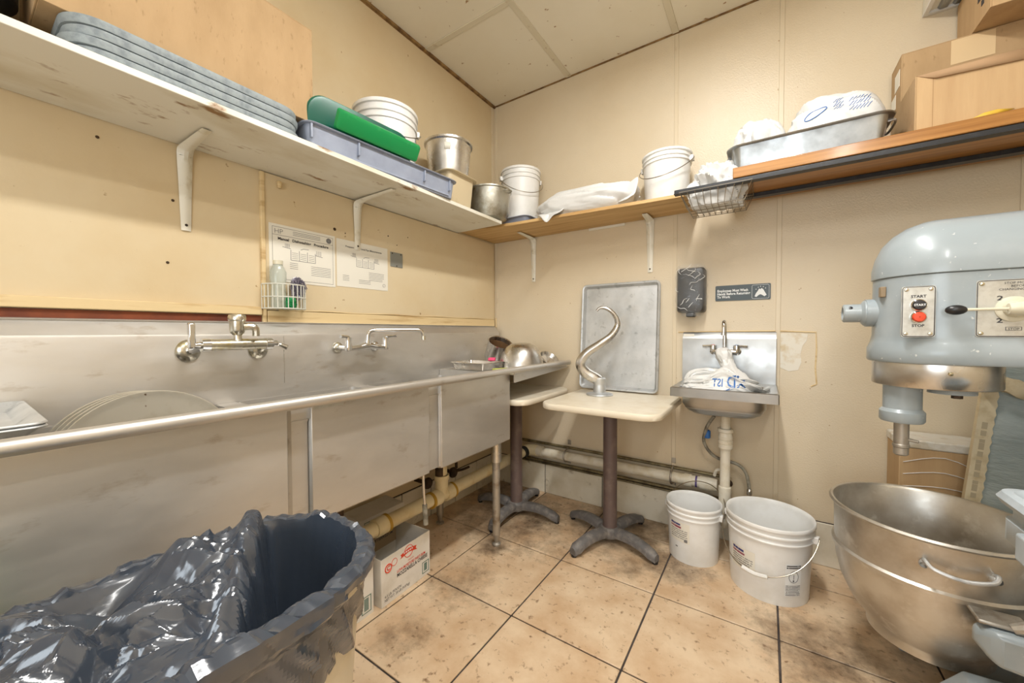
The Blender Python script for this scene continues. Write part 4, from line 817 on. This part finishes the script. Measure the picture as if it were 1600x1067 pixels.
G().prism([(.083+a, b) for a, b in hp], -.0042, -.0032, 1).build('hands_icon', WHITEI, sg)
for a, b in ((-.02, .014), (-.01, .024), (.0, .028), (.012, .026), (.022, .018)): G().prism([(.083+a-.0025, b-.003), (.083+a+.0025, b-.003), (.083+a+.001, b+.003)], -.0042, -.0032, 1).build('water_drop', WHITEI, sg)
ds = thing('soap_dispenser', 'black soap dispenser wrapped in clear plastic film on the back wall', 'dispenser', (1.415, -.001, 1.395))
L = [rrect(-.072+e, .072-e, -.125+e, .125-e, .02, z, 5) for e, z in ((.004, 0), (0, .01), (0, .07), (.008, .09), (.03, .098))]
G().loft(L, True, True).build('body', BLACKP, ds, rot=(PI/2, 0, 0), angle=45)
G().box(-.022, .022, -.085, -.03, -.150, -.1255).build('nozzle', BLACKP, ds, bevel=.006)
nu, nv = 40, 26; P = []
for j in range(nv):
    for i in range(nu):
        a = 2*PI*i/nu; v_ = j/(nv-1); wz = -.145+.285*v_; prof = .55+.45*min(1, v_*4, (1-v_)*9+.4)
        P.append((math.copysign(abs(math.cos(a))**.5, math.cos(a))*.080*prof, -.055+math.copysign(abs(math.sin(a))**.6, math.sin(a))*.05*1.0-.0, wz))
P = np.array(P); P[:, 0] += crumple(P, 3, 45, .008); P[:, 1] -= np.abs(crumple(P, 7, 45, .008)); P[:, 1] = np.minimum(P[:, 1], -.003)
f = [(j*nu+i, j*nu+(i+1) % nu, (j+1)*nu+(i+1) % nu, (j+1)*nu+i) for j in range(nv-1) for i in range(nu)]
fw_ = G().add(P, f).build('film_wrap', CLEAR, ds, angle=20)
rg = random.Random(6)
for q in range(16):
    x_, z_ = rg.uniform(-.06, .05), rg.uniform(-.13, .1); pp = [(x_+k_*rg.uniform(.004, .02)*(1 if q % 3 else -1), -.108+rg.uniform(-.004, .002), z_+k_*rg.uniform(.005, .016)) for k_ in range(4)]
    G().tube([p for p in pp if abs(p[0]) < .075], [.0006, .0015, .0012, .0005], 5, 3).build('film_crease', WHITEP, fw_)
# ------------------------------------------------------------ floor buckets
lab1 = [(R(-128), R(-78), .105, .205, PAPER, .001)]
b4, rr4 = bucket('plastic_bucket', 'smaller white bucket on the floor with a printed label', (1.466, -.256, 0), .116, .133, .284, 'white buckets on the floor', 1, .10, rotz=R(-12), lab=lab1)
def jarlabel(t, rr, a0, a1, zt, seed):
    marks(t, rr, a0, a0+(a1-a0)*.62, zt, .011, mat('navy_ink', sr(66, 62, 120), .6), seed, 4); marks(t, rr, a0, a0+(a1-a0)*.66, zt-.014, .009, mat('wine_ink', sr(150, 74, 92), .6), seed+1, 4)
    for q in range(5): marks(t, rr, a0, a1, zt-.028-.010*q, .0035, INKG, seed+3+q, 7)
    wrapbar(t, rr, a1-.14, a1-.01, zt-.076, .012, INKG)
jarlabel(b4, rr4, R(-125), R(-82), .192, 3)
wrapbar(b4, rr4, R(-112), R(-106), .075, .006, INKG)
b5, rr5 = bucket('plastic_bucket', 'bigger white bucket on the floor with handle hanging down in front', (1.790, -.325, 0), .150, .172, .335, 'white buckets on the floor', 1, -.155, grip=True, rotz=R(-16), lab=[(R(-135), R(-92), .10, .20, PAPER, .001), (R(-52), R(-28), .05, .19, WHITEI, .001)])
jarlabel(b5, rr5, R(-132), R(-95), .186, 30)
warning(b5, rr5, R(-52), R(-28), .05, .19)
# ------------------------------------------------------------ cheese cartons under the sink
def cheese(label, loc, dx, dy, h, rot, full=True):
    e = carton('cheese_carton', label, loc, dx, dy, h, CARDW, rot, group='white cheese cartons under the sink', inside=CARDIN)
    F = lambda y, z, o=.0008: frame((0, 1, 0), (0, 0, 1), (dx+o, y, z))
    def fr(y0, y1, z0, z1, face=0):
        for a in ((y0, y1, z0, z0+.003), (y0, y1, z1-.003, z1), (y0, y0+.003, z0, z1), (y1-.003, y1, z0, z1)): G().box(dx, dx+.0008, *a).build('green_frame', GRNINK, e)
        for q in range(7): G().box(dx, dx+.0008, y0+.012+q*(y1-y0-.024)/7, y0+.012+(q+.55)*(y1-y0-.024)/7, z0+.010, z1-.008).build('code_bar', GRNINK, e)
    if full:
        text('lettering', 'MOZZARELLA CHEESE', .023, INK, e, F(.085, .088), bold=.0006, sx=.82); text('lettering', 'LOW-MOISTURE PART-SKIM', .0175, RED, e, F(.085, .108), bold=.0004, sx=.80)
        text('lettering', '4-5 LB. POUCH\nNET WT. 20 LB (9.07kg)', .0165, INK, e, F(.016, .034), sx=.85)
        text('lettering', 'SHREDDED', .009, RED, e, F(.15, .128), sx=.8)
        def ring(y, z, r, th): G().tube([(dx+.0004, y+r*math.cos(a), z+r*math.sin(a)) for a in np.linspace(0, 2*PI, 24)[:-1]], th, 4, closed=True).build('red_ring', RED, e)
        ring(.038, .155, .017, .0028); ring(.072, .165, .015, .0012); ring(.155, .172, .026, .0016)
        G().add([(dx+.0009, y, z) for y, z in ((.103, .158), (.112, .166), (.106, .176), (.155, .186), (.204, .176), (.198, .166), (.208, .156), (.155, .168))], [(0, 1, 2, 3, 4, 5, 6, 7)]).build('ribbon', RED, e)
        text('lettering', 'C', .026, RED, e, F(.029, .146), bold=.0008); [G().box(dx+.0009, dx+.0013, .125+.012*q, .133+.012*q, .172, .178).build('print_mark', WHITEI, e) for q in range(5)]
        fr(dy-.052, dy-.008, .016, .070)
        # back flap standing up, printed inside
        fl = G().box(.004, .008, 0, dy, h, h+.012).build('back_flap', CARDW, e)
        G().box(.0085, .0095, .006, dy-.006, .10, h+.011).build('inner_lining', mat('kraft_inside', sr(170, 150, 122), .85), e)
        text('lettering', 'MOZZARELLA CHEESE', .022, INK, e, Matrix.Translation((.0102, dy-.03, h-.045)) @ frame((0, -1, 0), (0, 0, -1), (0, 0, 0)), sx=.8, bold=.0004)
        text('lettering', '4/5# SHREDS', .022, RED, e, Matrix.Translation((.0102, dy-.05, h-.02)) @ frame((0, -1, 0), (0, 0, -1), (0, 0, 0)), sx=.9, bold=.0006)
        for a in ((.070, .0015), (.004, .006)): G().box(dx*.15, dx*.15+.022, -.0008, 0, .012, .062).build('green_frame', GRNINK, e)
    else: fr(dy-.058, dy-.012, .016, .085)
    return e
cheese('open white cheese carton with red ribbon print under the sink', (.205, -1.425, 0), .235, .292, .205, (0, 0, R(3)))
cheese('white carton with a green code half behind the trash can', (.225, -1.80, 0), .21, .355, .235, (0, 0, R(2)), False)
fl = carton('cheese_carton', 'white carton with green border pushed back against the wall under the pipe', (.03, -1.33, 0), .15, .26, .26, CARDW, group='white cheese cartons under the sink', closed=True)
for a in ((.02, .07, .20, .203), (.02, .07, .245, .248), (.02, .023, .2, .248), (.067, .07, .2, .248)): G().box(.15, .1508, *a).build('green_frame', GRNINK, fl)
# ------------------------------------------------------------ trash can with black liner
X0, X1, Y0, Y1, ZR = .832, 1.180, -2.62, -1.925, .735
tc = thing('trash_can', 'tall cream rectangular trash can in the left foreground', 'bin', ((X0+X1)/2, (Y0+Y1)/2, 0))
cx, cy = (X0+X1)/2, (Y0+Y1)/2
rl = lambda e, z, r: rrect(X0-cx+e, X1-cx-e, Y0-cy+e, Y1-cy-e, r, z, 8)
te = lambda z: .075-.060*z/.69                                # wall taper of the can
G().loft([rl(.078, 0, .05), rl(.075, .01, .05), rl(.015, .69, .13), rl(.003, .70, .14), rl(0, ZR, .14), rl(.008, ZR, .135), rl(.021, .69, .13), rl(.08, .015, .05)], True, True).build('body', CANM, tc, angle=40)
G().box(0, .0015, .13, .21, -.045, .045).build('label', YEL, tc, rot=(0, R(5), 0), loc=(X1-cx-te(.50)+.001, 0, .50))
n_per = 320
def perim(e, z, r=.155):
    pts = [Vector(p) for p in rrect(X0-cx-e, X1-cx+e, Y0-cy-e, Y1-cy+e, r, z, 10)]; pts.append(pts[0]); seg = [0]
    for i in range(1, len(pts)): seg.append(seg[-1]+(pts[i]-pts[i-1]).length)
    out = []; i = 0
    for k_ in range(n_per):
        s = seg[-1]*k_/n_per
        while i < len(pts)-2 and seg[i+1] < s: i += 1
        t_ = (s-seg[i])/max(1e-9, seg[i+1]-seg[i]); out.append(pts[i].lerp(pts[i+1], t_))
    return np.array(out)
def ss(a, b, x): t_ = np.clip((x-a)/(b-a), 0, 1); return t_*t_*(3-2*t_)
loops = []; ND = 34; UA = []; NR = []
for i in range(ND):
    v = i/(ND-1); z = .50+(.742-.50)*v; e = -te(z)+.012 if z < .69 else -te(.69)+.012+.012*ss(.69, .715, z)-.004*ss(.735, .752, z)
    P = perim(e, z); s = np.arange(n_per)/n_per*2*PI
    hem = .10*ss(.0, .30, P[:, 1])*(1-v)-.05*ss(.1, .2, P[:, 0])*(1-v)+.02*np.sin(s*9)*(1-v); P[:, 2] += hem
    flow = np.c_[P[:, 0]+.25*P[:, 2], P[:, 1]+.45*P[:, 2], 0*P[:, 2]]         # folds run diagonally down the skirt
    ua = np.c_[s*.38+.9*P[:, 2], P[:, 2]]; UA.append(ua); cr = 0*s
    nrm = np.c_[P[:, 0], P[:, 1]*.45, 0*s]; nrm /= np.linalg.norm(nrm, axis=1)[:, None]
    NR.append(nrm); loops.append(P)
UA = np.vstack(UA); CR = facets(UA, 3, 110, .020, (1, 3))+facets(UA, 4, 420, .011, (1, 3))+facets(UA, 5, 1600, .004, (1, 3))
for i in range(ND): v = i/(ND-1); loops[i] = loops[i]+NR[i]*(np.clip(CR[i*n_per:(i+1)*n_per]+.004, -.004, .03)*(1-.45*v)+.003)[:, None]
for e, z in ((.004, .747), (-.002, .748), (-.008, .747), (-.012, .744)):
    P = perim(e, z); c_ = facets(P, 5, 900, .010)+.004*np.abs((np.arange(n_per)*.37) % 2-1); P[:, 2] += c_; loops.append(P)
base = perim(-.012, .744); NI = 110; cen = np.array([0., -.05])
AL = np.vstack([base[:, :2]*(1-q/NI)+cen*(q/NI) for q in range(1, NI+1)]); AR = AL @ np.array([[.8, .6], [-.6, .8]])
FO = facets(AR, 12, 46, .048, (1, 1.5))+facets(AR, 21, 150, .028, (1, 1.9))+facets(AR, 35, 520, .012, (1, 2.4))+facets(AR, 41, 1600, .0035, (1, 3))
for q in range(1, NI+1):
    u = q/NI; P = base.copy(); P[:, :2] = base[:, :2]*(1-u)+cen*u
    x, y = P[:, 0], P[:, 1]; e = min(1, u*5)
    edge = y+.55*(x-.05)                                      # the mouth stays open only at the far end
    hole = ss(.135, .175, edge)*ss(.0, .10, u)
    z = .744-.012*e+.020*e*ss(.10, -.25, y)
    fold = FO[(q-1)*n_per:q*n_per]
    z = z+fold*e*(1-.75*hole)-.26*hole+.035*np.exp(-((edge-.115)/.022)**2)*ss(0, .25, u)
    P[:, 2] = np.clip(z, .42, .80); loops.append(P)
g = G().loft([[tuple(p) for p in l] for l in loops]); g.f.append(tuple((len(loops)-1)*n_per+j for j in range(n_per)))
lin = g.build('bin_liner', BAGB, loc=(cx, cy, 0), angle=16); tag(lin, 'shiny black bin liner draped over the cream trash can', 'bag')
gt = thing('green_tub', 'tall green plastic tub peeking in at the left edge by the sink', 'tub', (.715, -2.462, 0))
G().lathe([(.001, .0), (.07, 0), (.085, .66), (.09, .665), (.09, .69), (.08, .685), (.066, .01), (.001, .008)], 32).build('body', GREEN, gt)
# ------------------------------------------------------------ planetary mixer
AX, AY = 2.2115, -.665
mx = thing('dough_mixer', 'big grey floor mixer with levers and steel planetary ring', 'mixer', (2.72, AY, 0))
def mb(g, name, m, par=None, **k): g.v = [(x-2.72, y-AY, z) for x, y, z in g.v]; return g.build(name, m, par or mx, **k)
def stad(e, z, xb=2.92, n=20, nose=0.0):
    r = .146+e; out = [(AX-nose+r*math.cos(a), AY+r*math.sin(a), z) for a in np.linspace(PI/2, 3*PI/2, n)]
    return out+[(xb, AY-r, z), (xb+e*.3, AY, z), (xb, AY+r, z)]
mb(G().loft([stad(.006, 1.066), stad(.010, 1.072), stad(.010, 1.108), stad(.002, 1.128), stad(-.002, 1.15), stad(-.002, 1.330)], True, True), 'gear_head', GREYP, angle=40)
mb(G().loft([stad(-.003, 1.331), stad(.002, 1.334), stad(.002, 1.362), stad(-.006, 1.40), stad(-.022, 1.44), stad(-.046, 1.470), stad(-.076, 1.492), stad(-.11, 1.505)], True, True), 'top_cover', GREYP, angle=50)
mb(G().lathe([(.001, 1.0655), (.141, 1.0655), (.142, 1.06), (.142, .995), (.139, .991), (.001, .991)], 56, c=(AX, AY, 0)), 'planetary_ring', STEELB, angle=40)
mb(G().lathe([(.006, 0), (.005, .004), (.0005, .005)], 12, M=Matrix.Rotation(R(100), 4, 'X'), c=(AX-.0, AY-.141, 1.04)), 'ring_screw', BRASS)
hx_, hy_ = 2.138, -.69
mb(G().lathe([(.046, .990), (.046, .915), (.054, .905), (.054, .878), (.050, .872), (.001, .872)], 36, c=(hx_, hy_, 0)), 'shaft_housing', GREYP)
mb(G().cyl((2.245, AY-.03, .990), (2.245, AY-.03, .972), .052), 'balance_boss', GREYP); mb(G().cyl((2.245, AY-.07, .9715), (2.245, AY-.07, .962), .012, n=6), 'boss_bolt', RUST)
sh_ = mb(G().lathe([(.0185, .8715), (.0185, .80), (.021, .797), (.021, .79), (.0185, .787), (.0185, .766), (.014, .762), (.001, .762)], 24, c=(hx_, hy_, 0)), 'agitator_shaft', GALV)
mb(G().cyl((hx_+.015, hy_-.006, .815), (hx_+.036, hy_-.016, .813), .005, n=10), 'drive_pin', GALV, sh_)
# attachment hub on the nose
mb(G().cyl((2.085, AY, 1.225), (2.048, AY, 1.225), .046), 'hub_collar', GREYP); hb2 = mb(G().lathe([(.044, 0), (.042, .012), (.031, .02), (.031, .062), (.027, .066), (.022, .066), (.020, .03), (.001, .03)], 28, M=Matrix.Rotation(-PI/2, 4, 'Y'), c=(2.056, AY, 1.225)), 'attachment_hub', GREYP)
mb(G().lathe([(.006, 0), (.001, .001)], 10, M=Matrix.Rotation(R(60), 4, 'X'), c=(2.008, AY-.026, 1.243)), 'set_screw_hole', BLACKP, hb2)
mb(G().box(2.072, 2.086, AY-.075, AY-.05, 1.272, 1.305), 'name_badge', mat('brown_badge', sr(140, 120, 92), .4), bevel=.002)
SY = AY-.1442
def plate(x0, x1, z0, z1, nm):
    o = G().loft([[(p[0]-2.72, -.1442-yy, p[1]) for p in rrect(x0, x1, z0, z1, .006, 0, 3)] for yy in (-.004, .003)], True, True).build(nm, PLATEM, mx)
    G().tube([(p[0]-2.72, -.1442-.0032, p[1]) for p in rrect(x0+.002, x1-.002, z0+.002, z1-.002, .006, 0, 3)], .0011, 4, closed=True).build('border', INK, o)
    for x in (x0+.010, x1-.010):
        for z in (z0+.010, z1-.010): G().lathe([(.0055, 0), (.0045, .003), (.0005, .004)], 12, M=Matrix.Rotation(PI/2, 4, 'X'), c=(x-2.72, -.1474, z)).build('screw', BRASS, o)
    return o
TF = lambda x, z: frame((1, 0, 0), (0, 0, 1), (x-2.72, -.1479, z))
P1 = plate(2.106, 2.177, 1.146, 1.296, 'switch_plate')
text('lettering', 'START', .011, INK, P1, TF(2.1415, 1.262), 'CENTER', bold=.0003); text('lettering', 'STOP', .011, INK, P1, TF(2.1415, 1.176), 'CENTER', bold=.0003)
for z, m_, nm in ((1.240, BLK, 'start_button'), (1.205, REDB, 'stop_button')):
    MY = Matrix.Rotation(PI/2, 4, 'X')
    rgx = G().lathe([(.0175, 0), (.0175, .006), (.015, .008)], 24, M=MY, c=(2.1415-2.72, -.1472, z)).build('button_ring', CHROME, P1)
    bt = G().lathe([(.0145, 0), (.0145, .011), (.012, .014), (.001, .0145)], 24, M=MY, c=(2.1415-2.72, -.1472, z)).build(nm, m_, P1)
text('lettering', 'START', .0085, WHITEI, P1, frame((1, 0, 0), (0, 0, 1), (2.1415-2.72, -.1620, 1.2370)), 'CENTER', bold=.0002)
P2 = plate(2.254, 2.406, 1.147, 1.303, 'speed_plate')
text('lettering', 'STOP MOTOR\nBEFORE\nCHANGING SPEED', .0085, INK, P2, TF(2.330, 1.290), 'CENTER')
for s, x, z in (('2', 2.297, 1.247), ('3', 2.345, 1.247), ('2', 2.297, 1.186), ('3', 2.345, 1.186)): text('lettering', s, .017, INK, P2, TF(x, z), 'CENTER', bold=.0004, sx=1.4)
text('lettering', 'STOP', .0085, INK, P2, TF(2.322, 1.166), 'CENTER')
for a in ((2.308, 2.336, 1.1645, 1.1653), (2.308, 2.336, 1.1735, 1.1743), (2.308, 2.3088, 1.1645, 1.1743), (2.3352, 2.336, 1.1645, 1.1743)): G().box(a[0]-2.72, a[1]-2.72, -.1482, -.1474, a[2], a[3]).build('stop_frame', INK, P2)
lv = G().lathe([(.034, 0), (.034, .005), (.030, .007), (.022, .008), (.020, .03), (.001, .031)], 32, M=Matrix.Rotation(PI/2, 4, 'X'), c=(2.321-2.72, -.1472, 1.222)).build('speed_dial', CREAM, mx)
G().tube([(2.345-2.72, -.178, 1.222), (2.315-2.72, -.182, 1.222), (2.300-2.72, -.182, 1.222)], [.019, .018, .014], 16).build('lever_boss', CREAM, lv)
G().cyl((2.302-2.72, -.182, 1.222), (2.225-2.72, -.182, 1.222), .0042, n=12).build('lever_rod', CREAM, lv)
g = G(); Lk = []
for q in range(11):
    a = PI*q/10; x = 2.207-2.72-.0215*math.cos(a); r_ = .0135*math.sin(a)+.0004; Lk.append([(x, -.182+r_*math.cos(b), 1.222+r_*math.sin(b)) for b in np.linspace(0, 2*PI, 17)[:-1]])
g.loft(Lk, True, True); g.build('lever_knob', BLACKP, lv)
# column, feet and bowl yoke
mb(G().loft([[(x, y, z) for x, y in ((2.62-dx, AY-.13-dy), (2.94, AY-.13-dy), (2.94, AY+.13+dy), (2.62-dx, AY+.13+dy))] for dx, dy, z in ((0.10, .06, .0), (.08, .05, .2), (0, 0, .4), (0, 0, 1.066))], True, True), 'column', GREYP, bevel=.02, seg=3)
for s in (-1, 1):
    yo = lambda a: AY+s*a
    f = [[(x, yo(y0), z0), (x, yo(y1), z0), (x, yo(y1), z1*.75), (x, yo(y1-.03), z1), (x, yo(y0+.02), z1), (x, yo(y0), z1*.75)] for x, y0, y1, z0, z1 in ((2.185, .165, .25, 0, .15), (2.24, .155, .29, 0, .212), (2.45, .15, .29, 0, .222), (2.60, .0, .27, 0, .24))]
    mb(G().loft(f, True, True), 'foot', GREYP, bevel=.006, angle=30)
    # yoke arm
    ya = [[(x, yo(y0), z0), (x, yo(y1), z0), (x, yo(y1), z1), (x, yo(y0), z1)] for x, y0, y1, z0, z1 in ((2.225, .262, .29, .365, .400), (2.25, .255, .325, .335, .418), (2.36, .255, .33, .325, .420), (2.52, .19, .30, .33, .43), (2.66, .06, .18, .33, .45))]
    arm = mb(G().loft(ya, True, True), 'yoke_arm', GREYP, bevel=.014, seg=3, angle=40)
    mb(G().tube([(2.285, yo(.292), .425), (2.32, yo(.292), .440), (2.36, yo(.292), .436), (2.40, yo(.292), .425)], [.012, .018, .016, .01], 10, 3), 'bowl_clamp', GALV, arm)
bw = thing('mixer_bowl', 'large dull steel mixing bowl hanging in the mixer yoke', 'bowl', (AX, AY, .178))
prof = [(.001, 0.012), (.10, .012), (.135, .0), (.143, .0), (.143, .024), (.150, .034), (.185, .08), (.212, .14), (.226, .20), (.230, .246), (.2375, .250), (.2385, .262), (.231, .268), (.232, .30), (.234, .392), (.243, .395), (.247, .401), (.243, .407), (.236, .406), (.229, .396), (.226, .25), (.205, .13), (.14, .04), (.06, .02), (.001, .018)]
G().lathe(prof, 96).build('body', mat('bowl_steel', sr(204, 201, 194), .40, .92, var=(sr(168, 158, 144), 6, .42, .72), var2=(sr(224, 222, 216), 14, .58, .72, 6), rvar=.1), bw, angle=45)
for s in (-1, 1):
    a0 = R(-90)+R(0) if s < 0 else R(90)
    hd = [((.234+o)*math.cos(a0+da), (.234+o)*math.sin(a0+da), .335+dz) for da, o, dz in ((-.28, -.002, .006), (-.27, .016, .012), (-.2, .03, 0), (0, .034, -.008), (.2, .03, 0), (.27, .016, .012), (.28, -.002, .006))]
    h = G().tube(hd, .0055, 10, 4).build('handle', ALU, bw)
    for da in (-.28, .28): G().lathe([(.001, 0), (.010, 0), (.011, .012), (.008, .018)], 12, M=Matrix.Rotation(a0+da, 4, 'Z') @ Matrix.Rotation(PI/2, 4, 'Y'), c=(.231*math.cos(a0+da), .231*math.sin(a0+da), .333)).build('handle_lug', ALU, h)
    G().box(.015, .11, min(s*.228, s*.30), max(s*.228, s*.30), .2435, .2535).build('bowl_ear', GALV, bw, bevel=.004)
# ------------------------------------------------------------ grey tub on a stool at the right edge
st = thing('steel_stool', 'low steel stool under the grey tub at the right edge', 'stool', (2.56, -1.32, 0))
G().box(-.17, .17, -.17, .17, .485, .505).build('seat', STEELB, st, bevel=.006)
for x in (-.15, .15):
    for y in (-.15, .15): G().cyl((x, y, 0), (x*.92, y*.92, .4848), .012, n=12).build('leg', GALV, st)
tb = thing('grey_tub', 'grey plastic tub with thick rolled rim at the right edge', 'tub', (2.445, -1.32, .506))
GREYT = mat('pale_grey_plastic', sr(178, 188, 196), .4, var=(sr(156, 166, 172), 8, .45, .7))
tl = lambda e, z, r: rrect(-.255+e, .255-e, -.205+e, .205-e, r*.7, z, 8)
G().loft([tl(.085, 0, .05), tl(.08, .006, .05), tl(.022, .20, .05), tl(.010, .215, .055), tl(.010, .258, .055), tl(.018, .262, .05), tl(.018, .285, .05), tl(.004, .290, .06), tl(-.002, .302, .06), tl(.004, .314, .06), tl(.018, .316, .05), tl(.030, .302, .045), tl(.034, .22, .045), tl(.092, .01, .04)], True, True).build('body', GREYT, tb, angle=40)
G().box(-.262, -.2455, -.10, .08, .205, .262).build('grip_lug', GREYT, tb, bevel=.006)
TAPEI = mat('faded_print', sr(186, 172, 144), .7)
# ------------------------------------------------------------ against the back wall behind the mixer
e = thing('wrapped_carton', 'brown carton with white wrapped top behind the mixer bowl', 'box', (2.37, -.115, 0))
G().box(-.132, .132, -.085, .10, 0, .680).build('carton_body', CARDB, e, bevel=.003)
G().box(-.136, .136, -.088, .103, .680, .716).build('white_lid', mat('white_wrap', sr(222, 218, 208), .4, var=(sr(196, 184, 160), 14, .5, .7), bump=(30, .5, .006)), e, bevel=.006)
for q in range(5): G().tube([(-.12, -.0865, .62-.05*q), (0, -.0865, .655-.06*q), (.12, -.0865, .60-.04*q)], .0016, 5, 4).build('film_crease', WHITEP, e)
ps = thing('paper_sack', 'grey paper sack with cream stitched edge leaning behind the mixer', 'sack', (2.54, -.325, 0), (R(-4.5), R(6.5), 0))
nx, nz = 26, 40; P = []; f = []
for sgn in (-1, 1):
    for j in range(nz+1):
        for i in range(nx+1):
            u, v = i/nx, j/nz; th = .035*math.sin(PI*u)**.5*math.sin(PI*min(1, v*1.02))**.5+.001
            P.append((-.17+.42*u, sgn*th, .01+1.02*v))
P = np.array(P); P[:, 1] += crumple(P, 77, 12, .012)
for s_ in range(2):
    o_ = s_*(nx+1)*(nz+1)
    for j in range(nz):
        for i in range(nx): f.append((o_+j*(nx+1)+i, o_+j*(nx+1)+i+1, o_+(j+1)*(nx+1)+i+1, o_+(j+1)*(nx+1)+i))
G().add(P, f).build('sack_body', PAPERG, ps, angle=35)
zz = []
for j in range(61): zz.append((-.165+(.004 if j % 2 else 0), .01+1.02*j/60))
G().prism([(-.205, .01), (-.205, 1.03)]+zz[::-1], -.012, .012, 1).build('stitched_edge', TAPE, ps)
for q in range(12): G().box(-.192, -.178, -.0128, -.0122, .50+.026*q, .513+.026*q+.006*(q % 3)).build('print_mark', TAPEI, ps)
g = G(); P = [(-.22+.42*k_/12, -.045+.01*math.sin(k_*2.1), .955+.014*math.sin(k_*1.7)) for k_ in range(13)]
g.tube(P, [.022, .03, .024, .032, .026, .03], 10, 3); g.v = [tuple(p) for p in (np.array(g.v)+crumple(np.array(g.v), 8, 40, .01)[:, None]*np.array([.3, 1, 1]))]; g.build('rolled_top', TAPE, ps, angle=30)
